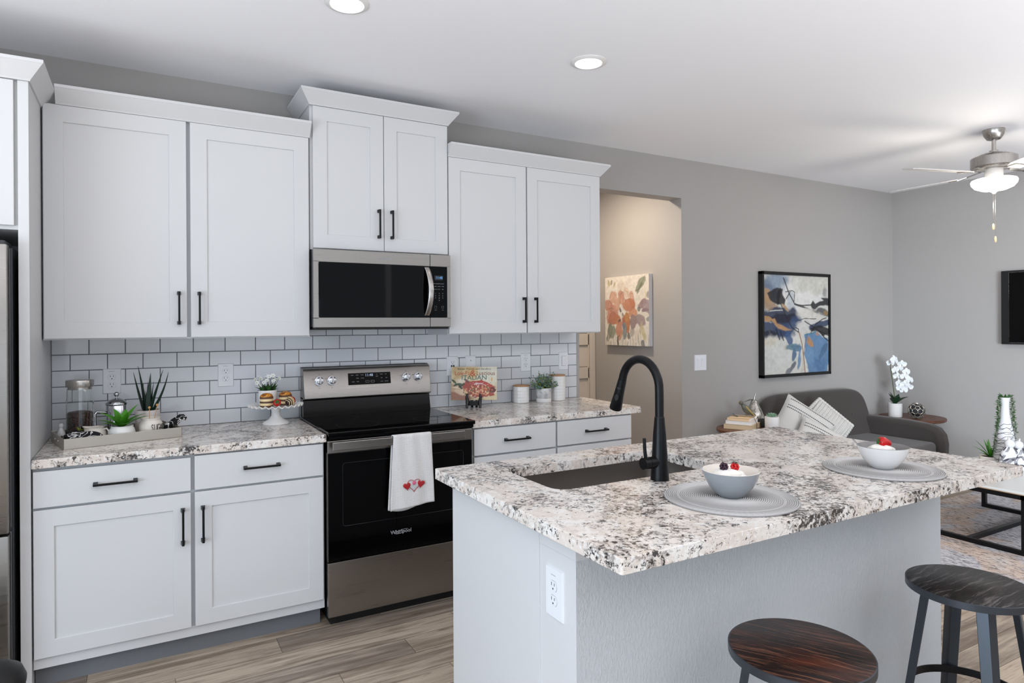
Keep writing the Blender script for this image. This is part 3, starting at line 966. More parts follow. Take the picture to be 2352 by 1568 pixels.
RX0, RX1 = 1.146, 1.902
def kitchen_range():
    t = thing('electric_range', 'stainless electric range with black glass cooktop and oven door', 'range', (1.524, -0.35, 0.0))
    MB().box(RX0, RX1, -0.655, -0.012, 0.03, 0.905).build('body', M['black_plastic'], t, smooth=None)
    MB().box(RX0+0.01, RX1-0.01, -0.64, -0.05, 0.0, 0.035).build('base', M['black_plastic'], t, smooth=None)
    ct = MB().box(RX0-0.008, RX1+0.008, -0.690, -0.060, 0.905, 0.925, 0.004).box(RX0, RX1, -0.683, -0.06, 0.888, 0.906, 0.002)
    ck = ct.build('cooktop', M['black_glass'], t, smooth=None)
    # faint printed burner rings
    for x, y, r in ((1.335, -0.50, 0.105), (1.335, -0.23, 0.075), (1.715, -0.50, 0.075), (1.715, -0.23, 0.105)):
        MB().tube([(x+r*math.cos(a*PI/24), y+r*math.sin(a*PI/24), 0.9252) for a in range(48)], 0.0004, 4, closed=True).build('burner_ring', M['black_plastic'], ck)
    # oven door
    dr = MB().box(RX0-0.012, RX1-0.014, -0.690, -0.660, 0.827, 0.884, 0.002)
    dr.box(RX0-0.012, RX1-0.014, -0.684, -0.660, 0.314, 0.884)
    d = dr.build('oven_door', M['steel'], t, smooth=None)
    g = MB().box(RX0-0.010, RX1-0.016, -0.690, -0.684, 0.3155, 0.826, 0.0015)
    gl = g.build('door_glass', M['black_glass'], d, smooth=None)
    # window outline of the oven
    MB().tube([(x, -0.6903, z) for x, z in rrect(1.205, 1.838, 0.475, 0.775, 0.012, 3)], 0.0007, 4, closed=True).build('window_outline', M['display_grey'], d)
    MB().box(1.147, 1.826, -0.742, -0.726, 0.846, 0.886, 0.003).build('handle', M['steel'], d, smooth=None)
    MB().box(1.165, 1.189, -0.728, -0.690, 0.855, 0.877, 0.002).box(1.786, 1.810, -0.728, -0.690, 0.855, 0.877, 0.002).build('handle_mount', M['steel'], d, smooth=None)
    text('logo', 'Whirlpool', 0.026, (1.494, -0.6906, 0.405), (1, 0, 0), (0, 0, 1), M['print_grey'], d)
    MB().tube([(1.497+0.034*math.cos(a), -0.6906, 0.405+0.008*math.sin(a)+0.006*math.cos(a)) for a in [0.3+i*0.45 for i in range(12)]], 0.0008, 6).build('logo_swoosh', M['print_grey'], d)
    MB().box(RX0-0.012, RX1-0.014, -0.690, -0.660, 0.052, 0.309, 0.003).build('storage_drawer', M['steel'], t, smooth=None)
    # backguard: sloping black foot, stainless console
    b = MB()
    ft = MB().prism([(-0.100, 0.922), (-0.012, 0.922), (-0.012, 1.03), (-0.078, 1.03)], lambda y, z: (1.150, y, z), lambda y, z: (1.898, y, z))
    ft.build('backguard_base', M['black_glass'], t, smooth=None)
    prof = [(-0.012, 1.020), (-0.108, 1.020), (-0.112, 1.026), (-0.088, 1.176), (-0.080, 1.188), (-0.066, 1.194), (-0.012, 1.194)]
    bg = MB().prism(prof, lambda y, z: (1.150, y, z), lambda y, z: (1.898, y, z)).build('console', M['steel'], t, smooth=30, bevel=(0.003, 2))
    MB().box(1.150, 1.898, -0.060, -0.012, 1.1945, 1.197).build('console_cap', M['black_plastic'], t, smooth=None)
    sl = Vector((0, -0.088+0.112, 1.176-1.026)).normalized()   # up along the console face
    nr = Vector((0, -sl.z, sl.y))                                # outwards
    def face(z):
        return -0.112+(z-1.026)*(0.024/0.150)
    for x in (1.2345, 1.3045, 1.7450, 1.8210):
        z = 1.121
        c = Vector((x, face(z), z))
        k = MB().tube([c+nr*0.0005, c+nr*0.004, c+nr*0.004, c+nr*0.022, c+nr*0.024], [0.027, 0.026, 0.021, 0.0205, 0.018], 28)
        kn = k.build('knob', M['chrome'], bg, smooth=40)
        rib = MB().box(-0.0045, 0.0045, -0.019, 0.019, 0.0, 0.012, 0.0015)
        mt = Matrix((Vector((1, 0, 0)), sl, nr)).transposed().to_4x4(); mt.translation = c+nr*0.0225
        rib.xf(mt).build('knob_grip', M['chrome'], bg, smooth=None)
        for dx, dz, s in ((0, 0.037, 'HI'), (0, -0.039, 'LO'), (-0.033, 0.012, 'OFF')):
            zz = z+dz
            text('knob_label', s, 0.006, (x+dx, face(zz)-0.001, zz), (1, 0, 0), tuple(sl), M['print_dark'], bg, depth=0.0002)
    z0, z1 = 1.0905, 1.1570
    MB().add([(1.397, face(z0)-0.0012, z0), (1.648, face(z0)-0.0012, z0), (1.648, face(z1)-0.0012, z1), (1.397, face(z1)-0.0012, z1),
              (1.397, face(z0)+0.003, z0), (1.648, face(z0)+0.003, z0), (1.648, face(z1)+0.003, z1), (1.397, face(z1)+0.003, z1)],
             [(0, 1, 2, 3), (4, 7, 6, 5), (0, 4, 5, 1), (1, 5, 6, 2), (2, 6, 7, 3), (3, 7, 4, 0)]).build('display', M['black_glass'], bg, smooth=None)
    text('clock_digits', '11:48', 0.0215, (1.519, face(1.143)-0.0018, 1.1425), (1, 0, 0), tuple(sl), M['screen_white'], bg)
    lab = [('BAKE', 1.421, 1.145), ('BROIL', 1.450, 1.145), ('WARM', 1.479, 1.145), ('TIMER', 1.451, 1.127), ('CLEAN', 1.480, 1.127), ('COOK', 1.425, 1.108), ('TIME', 1.452, 1.108), ('UP', 1.565, 1.145), ('TEMP', 1.565, 1.134), ('HOLD', 1.593, 1.145), ('ON', 1.620, 1.145), ('SET', 1.594, 1.124), ('OFF', 1.622, 1.124), ('LOCK', 1.594, 1.104), ('CANCEL', 1.622, 1.104)]
    for s, x, z in lab:
        text('key_label', s, 0.0058, (x, face(z)-0.0018, z), (1, 0, 0), tuple(sl), M['print_grey'], bg, depth=0.0002)
    for x in (1.508, 1.539):
        MB().tube([(x+a, face(1.107+b)-0.0016, 1.107+b) for a, b in rrect(-0.010, 0.010, -0.0055, 0.0055, 0.002, 2)], 0.0006, 4, closed=True).build('key_outline', M['print_grey'], bg)
kitchen_range()

def dish_towel():
    t = thing('dish_towel', 'white waffle dish towel with embroidered hearts on the oven handle', 'towel', (1.555, -0.735, 0.53))
    def front(u, v):
        # v 0 at the bottom, 1 over the bar
        x0 = 1.421+0.016*v; x1 = 1.647-0.012*v
        z = 0.548+v*(0.888-0.548)-0.020*(1-u)*(1-v)**2
        fold = 0.004*math.sin(u*9+0.6)*(1-v)+0.0025*math.sin(u*17+v*3)
        return (x0+(x1-x0)*u, -0.7485+fold-0.006*(1-v)*0.5, z)
    def top(u, v):
        a = PI*v
        x0 = 1.437; x1 = 1.635
        return (x0+(x1-x0)*u, -0.734-0.0145*math.cos(a)+0.0025*math.sin(u*17+3)*(1-v), 0.888+0.005*math.sin(a))
    def back(u, v):
        x0 = 1.437-0.020*v; x1 = 1.635-0.010*v
        return (x0+(x1-x0)*u, -0.7195+0.003*math.sin(u*8)*v, 0.888-v*(0.362)-0.012*math.sin(u*5)*v)
    def f(u, v):
        if v < 0.55: return front(u, v/0.55)
        if v < 0.62: return top(u, (v-0.55)/0.07)
        return back(u, (v-0.62)/0.38)
    mb = MB()
    mb.grid(f, 40, 90)
    mb.build('cloth', M['waffle'], t, smooth=180, solid=0.004)
    # inner fold showing under the front layer
    mb = MB().grid(lambda u, v: (1.430+0.165*u+0.008*v, -0.7425+0.002*math.sin(u*11), 0.534+0.10*v+0.012*u*(1-v)), 20, 8)
    mb.build('inner_fold', M['waffle'], t, smooth=180, solid=0.003)
    def heart(cx, cz, s, rot=0.0, n=40):
        pts = []
        for i in range(n):
            a = 2*PI*i/n
            x = 16*math.sin(a)**3/17.0; z = (13*math.cos(a)-5*math.cos(2*a)-2*math.cos(3*a)-math.cos(4*a))/17.0
            pts.append((cx+s*(x*math.cos(rot)-z*math.sin(rot)), cz+s*(x*math.sin(rot)+z*math.cos(rot))))
        return pts
    yy = -0.7575
    def solid_heart(p, name, m, d=0.0025):
        cx = sum(q[0] for q in p)/len(p); cz = sum(q[1] for q in p)/len(p)
        mb = MB()
        n = len(p)
        rings = [(1.0, 0.004), (1.0, 0.0), (0.75, -d), (0.3, -d*1.2)]
        vs = []
        for k, o in rings:
            vs += [(cx+(a-cx)*k, yy+o, cz+(b-cz)*k) for a, b in p]
        fs = []
        for r in range(len(rings)-1):
            for i in range(n):
                j = (i+1) % n
                fs.append((r*n+i, r*n+j, (r+1)*n+j, (r+1)*n+i))
        fs.append(tuple((len(rings)-1)*n+i for i in range(n)))
        mb.add(vs, fs).build(name, m, t, smooth=60)
    solid_heart(heart(1.538, 0.644, 0.030), 'silver_heart', M['silver_thread'], 0.001)
    MB().tube([(a, yy-0.001, b) for a, b in heart(1.538, 0.646, 0.036)], 0.0013, 6, closed=True).build('heart_outline', M['red_thread'], t)
    solid_heart(heart(1.503, 0.642, 0.0215, 0.12), 'red_heart', M['red_thread'])
    solid_heart(heart(1.574, 0.646, 0.0215, -0.12), 'red_heart', M['red_thread'])
    rb = MB()
    for k in range(4):
        r = 0.0085*(1-k*0.24)
        rb.tube([(1.538+r*math.cos(a*PI/8), yy-0.003-k*0.0006, 0.655+r*math.sin(a*PI/8)) for a in range(16)], 0.0014, 6, closed=True)
    rb.build('pink_rose', M['pink_thread'], t)
dish_towel()

# ================================================================== OUTLETS AND SWITCHES
def plate_frame(c, ux, un, w, h):
    """returns fn(a, b, d) -> world point: a along ux, b up, d out of the wall"""
    c = Vector(c); ux = Vector(ux); un = Vector(un)
    return lambda a, b, d: tuple(c+ux*a+Vector((0, 0, b))+un*d)
def pbox(mb, F, a0, a1, b0, b1, d0, d1, ch=0.0):
    A = [F(a0, b0, d0), F(a1, b0, d0), F(a1, b1, d0), F(a0, b1, d0), F(a0+ch, b0+ch, d1), F(a1-ch, b0+ch, d1), F(a1-ch, b1-ch, d1), F(a0+ch, b1-ch, d1)]
    return mb.add(A, [(0, 3, 2, 1), (4, 5, 6, 7), (0, 1, 5, 4), (1, 2, 6, 5), (2, 3, 7, 6), (3, 0, 4, 7)])
def pell(mb, F, ca, cb, ra, rb, d0, d1, n=24, clip=None):
    pts = []
    for k in range(n):
        a = 2*PI*k/n
        x, y = ra*math.cos(a), rb*math.sin(a)
        if clip: y = max(-clip, min(clip, y))
        pts.append((ca+x, cb+y))
    return mb.prism(pts, lambda x, y: F(x, y, d0), lambda x, y: F(x, y, d1))
def outlet(label, c, ux, un, kind='duplex', w=0.078, h=0.124, cat='outlet'):
    t = thing('electrical_outlet' if cat == 'outlet' else 'light_switch', label, cat, c)
    F = plate_frame(c, ux, un, w, h)
    W, S = M['outlet_white'], M['outlet_slot']
    pbox(MB(), F, -w/2, w/2, -h/2, h/2, 0.0, 0.006, 0.003).build('plate', W, t, smooth=None)
    if kind == 'duplex':
        for s in (-1, 1):
            r = pell(MB(), F, 0, s*0.0195, 0.0165, 0.0165, 0.005, 0.0082, clip=0.0135).build('receptacle', W, t, smooth=40)
            pell(MB(), F, 0, s*0.0195, 0.0172, 0.0172, 0.0058, 0.0064, clip=0.0142).build('seam', M['print_grey'], r, smooth=40)
            sl = MB()
            pbox(sl, F, -0.0078, -0.0058, s*0.0195+0.0005, s*0.0195+0.0095, 0.008, 0.0086)
            pbox(sl, F, 0.0058, 0.0078, s*0.0195+0.0015, s*0.0195+0.0090, 0.008, 0.0086)
            pell(sl, F, 0.0, s*0.0195-0.0070, 0.0026, 0.0026, 0.008, 0.0086, 10)
            sl.build('slots', S, r, smooth=None)
        pell(MB(), F, 0, 0, 0.0028, 0.0028, 0.006, 0.0072, 10).build('screw', W, t)
        pbox(MB(), F, -0.013, 0.010, 0.047, 0.0490, 0.006, 0.0062).build('printing', M['print_grey'], t, smooth=None)
    elif kind == 'gfci':
        r = pbox(MB(), F, -0.0165, 0.0165, -0.0335, 0.0335, 0.005, 0.0085, 0.001).build('receptacle', W, t, smooth=None)
        sl = MB()
        for s in (-1, 1):
            pbox(sl, F, -0.0078, -0.0058, s*0.022-0.002, s*0.022+0.007, 0.0085, 0.009)
            pbox(sl, F, 0.0058, 0.0078, s*0.022-0.001, s*0.022+0.0065, 0.0085, 0.009)
            pell(sl, F, 0.0, s*0.022-0.0080, 0.0026, 0.0026, 0.0085, 0.009, 10)
        sl.build('slots', S, r, smooth=None)
        b = pbox(MB(), F, -0.012, -0.002, -0.006, 0.006, 0.0085, 0.0098, 0.0008)
        b.build('test_button', S, r, smooth=None)
        b = pbox(MB(), F, 0.002, 0.012, -0.006, 0.006, 0.0085, 0.0098, 0.0008)
        b.build('reset_button', S, r, smooth=None)
    elif kind == 'blank':
        for s in (-1, 1):
            pell(MB(), F, 0, s*0.030, 0.0036, 0.0036, 0.006, 0.0075, 12).build('screw', M['print_grey'], t)
    else:
        n = 2 if kind == 'double' else 1
        for i in range(n):
            a = (i-(n-1)/2)*0.046
            pbox(MB(), F, a-0.0175, a+0.0175, -0.0345, 0.0345, 0.0055, 0.0068).build('switch_frame', M['print_grey'] if n == 1 else W, t, smooth=None)
            q = MB()
            q.add([F(a-0.0155, -0.0325, 0.006), F(a+0.0155, -0.0325, 0.006), F(a+0.0155, 0.0325, 0.006), F(a-0.0155, 0.0325, 0.006),
                   F(a-0.0155, -0.0325, 0.0085), F(a+0.0155, -0.0325, 0.0085), F(a+0.0155, 0.0325, 0.0115), F(a-0.0155, 0.0325, 0.0115)],
                  [(0, 3, 2, 1), (4, 5, 6, 7), (0, 1, 5, 4), (1, 2, 6, 5), (2, 3, 7, 6), (3, 0, 4, 7)])
            q.build('rocker', W, t, smooth=None)
    return t
BX, BN = (1, 0, 0), (0, -1, 0)
ty = -0.0062
outlet('white duplex outlet on the tiles above the french press', (0.2475, ty, 1.162), BX, BN)
outlet('white duplex outlet on the tiles between the aloe and the cake stand', (0.765, ty, 1.170), BX, BN)
outlet('white outlet with black test buttons left of the cookbook', (2.086, ty, 1.170), BX, BN, 'gfci')
outlet('blank white wall plate with two screws directly above the cookbook', (2.2145, ty, 1.171), BX, BN, 'blank', w=0.073, cat='wall plate')
outlet('white duplex outlet on the tiles above the potted herb', (2.626, ty, 1.176), BX, BN)
outlet('white rocker switch on the tiles above the tall canister', (2.9335, ty, 1.175), BX, BN, 'rocker', cat='switch')
outlet('white double switch plate on the grey wall left of the abstract painting', (4.257, 0.0, 1.117), BX, BN, 'double', w=0.128, h=0.126, cat='switch')

# ================================================================== ISLAND
IX0, IX1, IY0, IY1 = 1.292, 3.123, -2.657, -1.606
def island():
    t = thing('kitchen_island', 'white kitchen island with a textured grey back under the large granite top', 'kitchen island', (2.2, -2.0, 0.0))
    MB().box(1.352, 3.05, -2.225, -1.655, 0.09, 0.655).box(1.352, 1.46, -2.225, -1.655, 0.6, 0.874).box(2.25, 3.05, -2.225, -1.655, 0.6, 0.874).build('body', M['white_paint'], t, smooth=None)
    MB().box(1.40, 3.0, -2.2, -1.72, 0.0, 0.09).build('toe_kick', M['toe_grey'], t, smooth=None)
    MB().box(1.340, 1.352, -2.2375, -1.655, 0.0, 0.876, 0.001).build('end_panel', M['white_paint'], t, smooth=None)
    for x0, x1 in ((1.352, 1.800), (1.806, 2.250), (2.256, 3.05)):
        d = MB(); d.box(x0, x1, -1.655, -1.636, 0.12, 0.70, 0.0015)
        dd = d.build('door', M['white_paint'], t, smooth=None)
        MB().box((x0+x1)/2-0.078, (x0+x1)/2+0.078, -1.615, -1.606, 0.655, 0.664).box((x0+x1)/2-0.07, (x0+x1)/2-0.06, -1.637, -1.61, 0.655, 0.664).box((x0+x1)/2+0.06, (x0+x1)/2+0.07, -1.637, -1.61, 0.655, 0.664).build('handle', M['black_metal'], dd, smooth=None)
        MB().box(x0, x1, -1.655, -1.638, 0.71, 0.868, 0.0015).build('drawer', M['white_paint'], t, smooth=None)
    MB().box(1.3435, 3.055, -2.4095, -2.2375, 0.0, 0.874).build('end_wall', M['white_paint'], t, smooth=None)
    MB().box(1.3435, 3.057, -2.4105, -2.4095, 0.0, 0.874).build('textured_back', M['drywall'], t, smooth=None)['label'] = 'grey wall with a knock-down plaster texture'
    MB().box(1.336, 3.06, -2.4190, -2.245, 0.825, 0.876, 0.002).build('apron_trim', M['white_paint'], t, smooth=None)
    # the stone top with its sink cut-out
    hole = rrect(1.497, 2.205, -2.098, -1.742, 0.055, 6)
    outer = rrect(IX0, IX1, IY0, IY1, 0.006, 2)
    bm = bmesh.new()
    def loop(pts, z):
        vs = [bm.verts.new((x, y, z)) for x, y in pts]
        es = [bm.edges.new((vs[i], vs[(i+1) % len(vs)])) for i in range(len(vs))]
        return vs, es
    tops = []
    for z in (0.914, 0.877):
        vo, eo = loop(outer, z); vh, eh = loop(hole, z)
        bmesh.ops.triangle_fill(bm, edges=eo+eh, use_beauty=True)
        tops.append((vo, vh))
    for k in (0, 1):
        a, b = tops[0][k], tops[1][k]
        for i in range(len(a)):
            j = (i+1) % len(a)
            bm.faces.new((a[i], a[j], b[j], b[i]))
    mb = MB().frombm(bm)
    solo(mb, 'island_countertop', 'large speckled granite island top with a sink cut-out', 'countertop', M['granite'], smooth=None, bevel=(0.003, 2))
    # undermount sink
    t = thing('sink', 'stainless undermount sink set into the granite island', 'sink', (1.85, -1.92, 0.66))
    o1 = rrect(1.491, 2.211, -2.104, -1.736, 0.058, 6)
    def ring(d, z, r): return [(x, y, z) for x, y in rrect(1.491+d, 2.211-d, -2.104+d, -1.736-d, r, 6)]
    R = [ring(-0.02, 0.8765, 0.07), ring(0, 0.8765, 0.058), ring(0.004, 0.70, 0.058), ring(0.03, 0.672, 0.05), ring(0.12, 0.668, 0.03)]
    vs = [p for r in R for p in r]; n = len(R[0]); fs = []
    for i in range(len(R)-1):
        for k in range(n):
            fs.append((i*n+k, i*n+(k+1) % n, (i+1)*n+(k+1) % n, (i+1)*n+k))
    fs.append(tuple((len(R)-1)*n+k for k in range(n)))
    MB().add(vs, fs).build('basin', M['sink_steel'], t, smooth=50, solid=0.0015)
    MB().lathe(1.85, -1.92, 0.668, [(0.045, 0.001), (0.045, 0.004), (0.030, 0.003), (0.0, 0.002)], 24).build('drain', M['chrome'], t)
    outlet('white duplex outlet on the left end of the island', (1.3435, -2.314, 0.708), (0, -1, 0), (-1, 0, 0), w=0.082, h=0.136)
island()

def faucet():
    x, y, z = 1.868, -2.147, 0.914
    t = thing('kitchen_faucet', 'matte black pull-down faucet with a high arc at the island sink', 'faucet', (x, y, z))
    MB().lathe(x, y, z, [(0, 0), (0.0305, 0), (0.0305, 0.004), (0.030, 0.010), (0.0215, 0.150), (0.0165, 0.205), (0, 0.205)], 36).build('body', M['black_metal'], t, smooth=40)
    MB().lathe(x, y, z, [(0.0150, 0.204), (0.0160, 0.2045), (0.0160, 0.208), (0.0150, 0.2085)], 32).build('collar', M['black_plastic'], t)
    pts = [(x, y, z+0.205), (x, y, z+0.25), (x, y, z+0.29)]
    R = 0.0960
    cz = z+0.298
    for i in range(1, 19):
        a = PI*0.93*i/18
        pts.append((x, y+R-R*math.cos(a), cz+R*math.sin(a)))
    e = Vector(pts[-1]); d = (e-Vector(pts[-2])).normalized()
    MB().tube(pts, 0.0145, 20).build('spout', M['black_metal'], t, smooth=60)
    d = (d+Vector((0, 0.10, -0.1))).normalized()
    sp = MB().tube([e, e+d*0.012, e+d*0.05, e+d*0.115, e+d*0.118], [0.0148, 0.0158, 0.0175, 0.0225, 0.0205], 24).build('spray_head', M['black_metal'], t, smooth=40)
    side = Vector((-0.80, -0.55, 0)); side = (side-d*side.dot(d)).normalized(); up = d
    w = up.cross(side)
    for off, l, r in ((0.030, 0.005, 0.0175), (0.065, 0.013, 0.0195)):
        q = MB()
        pl = [Vector(e+d*off)+side*(r-0.004)+up*(l*math.sin(k*PI/10))+w*(0.007*math.cos(k*PI/10)) for k in range(20)]
        pl2 = [p+side*0.0058 for p in pl]
        q.add(pl+pl2, [tuple(range(20, 40))]+[(k, (k+1) % 20, 20+(k+1) % 20, 20+k) for k in range(20)])
        q.build('spray_button', M['black_plastic'], sp, smooth=40)
    h = MB().cyl((x-0.010, y, z+0.060), (x-0.047, y, z+0.060), 0.0195, seg=28).cyl((x-0.048, y, z+0.060), (x-0.072, y, z+0.060), 0.0192, seg=28)
    hb = h.build('handle_hub', M['black_metal'], t, smooth=40)
    MB().tube([(x-0.060, y, z+0.074), (x-0.064, y, z+0.105), (x-0.066, y, z+0.143)], [0.0058, 0.0056, 0.0054], 14).build('lever', M['black_metal'], t, smooth=60)
faucet()

# ================================================================== ISLAND TABLE SETTINGS
def placemat(cx, cy, label):
    prof = [(0.0, 0.0)]
    R = 0.190
    n = 34
    for i in range(n):
        r0 = R*i/n; r1 = R*(i+0.5)/n; r2 = R*(i+0.98)/n
        prof += [(max(r0, 0.0008), 0.0032), (r1, 0.0052), (r2, 0.0032)]
    prof += [(R+0.001, 0.0025), (R, 0.0003)]
    prof[0] = (0, 0.0032)
    mb = MB().lathe(cx, cy, 0.9145, prof+[(0, 0.0003)], 72)
    return solo(mb, 'placemat', label, 'placemat', M['mat_grey'], loc=(cx, cy, 0.9145), group='round woven placemats', smooth=20)
def woven():
    m = mat('woven_mat', rough=0.85)
    t = NT(m)
    x, y, z = t.sep(t.co())
    r = t.math('SQRT', t.math('ADD', t.math('MULTIPLY', x, x), t.math('MULTIPLY', y, y)))
    w_ = t.math('SINE', t.math('MULTIPLY', r, 2*PI/0.0058))
    n = t.noise(t.co(), 420, 2, 0.6)
    k = t.ramp(w_, [(0.05, (0,)), (0.45, (1,))])
    c = t.mix(k, rgb(146, 144, 143), rgb(208, 206, 205))
    band = t.math('MULTIPLY', t.math('COMPARE', r, 0.150, 0.004), 0.35)
    c = t.mix(band, c, rgb(225, 223, 221))
    t.base(t.mix(t.math('MULTIPLY', n, 0.35), c, rgb(206, 204, 202)))
    t.bump(t.math('ADD', t.math('MULTIPLY', w_, 0.5), n), 0.6, 0.002)
    M['mat_grey'] = m
woven()
placemat(1.884, -2.430, 'round pale grey woven placemat under the grey bowl')
placemat(2.640, -2.432, 'round pale grey woven placemat under the white bowl')

def bowl(cx, cy, mo, mi, label, z=0.9195, R=0.082, h=0.079):
    t = thing('bowl', label, 'bowl', (cx, cy, z), 'dessert bowls')
    out = [(0, 0.0), (0.026, 0.0), (0.031, 0.002), (0.045, 0.012), (0.062, 0.032), (0.074, 0.055), (R, h)]
    MB().lathe(cx, cy, z, out, 56).build('outside', mo, t, smooth=50)
    ins = [(R, h), (R-0.0015, h+0.0010), (R-0.0035, h), (0.070, 0.055), (0.058, 0.034), (0.042, 0.016), (0.025, 0.007), (0, 0.006)]
    MB().lathe(cx, cy, z, ins, 56).build('inside', mi, t, smooth=50)
    return t
B1, B2 = (1.884, -2.432), (2.628, -2.442)
bowl(*B1, M['ceramic_blue'], M['ceramic_cream'], 'grey bowl with a pale inside holding cream and berries')
bowl(*B2, M['ceramic'], M['ceramic_grey'], 'white bowl with a grey inside holding cream and a strawberry')

def blob(mb, c, r, rz, seed, amp=0.12):
    rs = random.Random(seed)
    ph = [(rs.uniform(0, 6), rs.uniform(2, 4), rs.uniform(1, 3)) for _ in range(4)]
    m = MB().sphere((0, 0, 0), 1, nu=28, nv=16)
    for p in m.v:
        k = 1+amp*sum(math.sin(a+b*math.atan2(p[1], p[0])+q*p[2]*2) for a, b, q in ph)/4
        mb.v.append((c[0]+p[0]*r*k, c[1]+p[1]*r*k, c[2]+p[2]*rz*k))
    o = len(mb.v)-len(m.v)
    mb.f += [tuple(i+o for i in f) for f in m.f]
    return mb
def whipped(cx, cy, z, label, seed):
    mb = MB()
    blob(mb, (cx, cy, z), 0.056, 0.030, seed)
    blob(mb, (cx-0.010, cy+0.004, z+0.020), 0.036, 0.018, seed+1)
    blob(mb, (cx+0.014, cy-0.006, z+0.018), 0.030, 0.017, seed+2)
    blob(mb, (cx-0.002, cy-0.012, z+0.022), 0.026, 0.016, seed+3)
    solo(mb, 'whipped_cream', label, 'dessert', M['whip'], loc=(cx, cy, z), smooth=180)
whipped(B1[0]-0.006, B1[1], 0.966, 'mound of white cream in the grey bowl', 3)
whipped(B2[0]-0.006, B2[1], 0.966, 'mound of white cream in the white bowl', 9)
def drupe(c, r, m, name, label, cat, leaf=None):
    """berry of small drupelets"""
    t = thing(name, label, cat, c)
    mb = MB()
    for i in range(5):
        a = -1.1+2.4*i/4
        n = max(1, int(7*math.cos(a)))
        for k in range(n):
            b = 2*PI*k/n+i*0.5
            mb.sphere((c[0]+r*0.8*math.cos(a)*math.cos(b), c[1]+r*0.8*math.cos(a)*math.sin(b), c[2]+r*0.85*math.sin(a)), r*0.36, nu=10, nv=6)
    mb.build('drupelets', m, t, smooth=180)
    if leaf:
        q = MB()
        for k in range(5):
            a = 2*PI*k/5
            q.add([(c[0], c[1], c[2]+r*1.05), (c[0]+r*0.5*math.cos(a-0.4), c[1]+r*0.5*math.sin(a-0.4), c[2]+r*1.15), (c[0]+r*1.1*math.cos(a), c[1]+r*1.1*math.sin(a), c[2]+r*1.1), (c[0]+r*0.5*math.cos(a+0.4), c[1]+r*0.5*math.sin(a+0.4), c[2]+r*1.15)], [(0, 1, 2, 3)])
        q.build('calyx', leaf, t, smooth=None, solid=0.0008)
drupe((B1[0]-0.024, B1[1]+0.004, 1.010), 0.0115, M['berry_dark'], 'blackberry', 'dark blackberry on the cream in the grey bowl', 'berry')
drupe((B1[0]+0.006, B1[1]-0.010, 1.0085), 0.0115, M['berry'], 'raspberry', 'red raspberry with a green leaf on the cream in the grey bowl', 'berry', M['leaf_dark'])
def strawberry(c, axis, L, label, body=None, drizzle=False):
    t = thing('strawberry', label, 'strawberry', c)
    ax = Vector(axis).normalized()
    q = ax.to_track_quat('Z', 'Y').to_matrix().to_4x4(); q.translation = c
    prof = [(0, -0.5), (0.10, -0.48), (0.24, -0.36), (0.37, -0.08), (0.42, 0.15), (0.38, 0.36), (0.24, 0.46), (0, 0.48)]
    prof = [(r*L, z*L) for r, z in prof]
    MB().lathe(0, 0, 0, prof, 20).xf(q).build('flesh', M['berry'], t, smooth=180)
    if body:
        MB().lathe(0, 0, 0, [(0, -0.53*L)]+[(r*1.06, z*1.04) for r, z in prof[1:5]]+[(0.425*L, 0.20*L)], 20).xf(q).build('chocolate_coat', body, t, smooth=180)
    if drizzle:
        mb = MB()
        for z in (-0.30, -0.12, 0.04, 0.16):
            r = 0.30 if z < -0.2 else (0.38 if z < -0.05 else 0.435)
            mb.tube([(r*1.07*L*math.cos(a*PI/10), r*1.07*L*math.sin(a*PI/10), (z+0.05*math.sin(a*0.9))*L) for a in range(20)], 0.035*L, 6, closed=True)
        mb.xf(q).build('drizzle', M['cream'], t, smooth=180)
    mb = MB()
    for k in range(6):
        a = 2*PI*k/6
        mb.add([(0, 0, 0.49*L), (0.16*L*math.cos(a-0.5), 0.16*L*math.sin(a-0.5), 0.52*L), (0.36*L*math.cos(a), 0.36*L*math.sin(a), 0.42*L), (0.16*L*math.cos(a+0.5), 0.16*L*math.sin(a+0.5), 0.52*L)], [(0, 1, 2, 3)])
    mb.xf(q).build('calyx', M['leaf_mid'], t, smooth=None, solid=0.0008)
strawberry((B2[0]+0.004, B2[1]-0.004, 1.010), (-0.75, 0.5, 0.18), 0.046, 'halved red strawberry on the cream in the white bowl')
def spoon(B, label):
    cx, cy = B
    t = thing('spoon', label, 'spoon', (cx-0.06, cy+0.045, 0.99), 'dessert spoons')
    p = [Vector((cx-0.020, cy+0.014, 0.951)), Vector((cx-0.050, cy+0.037, 0.972)), Vector((cx-0.0680, cy+0.050, 1.002)), Vector((cx-0.0800, cy+0.058, 1.019))]
    side = Vector((0.55, 0.80, 0)).normalized()
    mb = MB()
    ws = [0.004, 0.004, 0.006, 0.0085]
    vs = []
    for q, w_ in zip(p, ws):
        vs += [q-side*w_, q+side*w_, q+side*w_+Vector((0.001, 0, 0.0022)), q-side*w_+Vector((0.001, 0, 0.0022))]
    fs = [(0, 3, 2, 1), (12, 13, 14, 15)]
    for i in range(3):
        for k in range(4):
            fs.append((i*4+k, i*4+(k+1) % 4, (i+1)*4+(k+1) % 4, (i+1)*4+k))
    mb.add(vs, fs).build('handle', M['chrome'], t, smooth=60)
    MB().sphere((cx-0.004, cy+0.003, 0.949), 0.020, 0.014, 0.004).build('spoon_bowl', M['chrome'], t, smooth=180)
spoon(B1, 'steel spoon resting on the rim of the grey bowl')
spoon(B2, 'steel spoon resting on the rim of the white bowl')

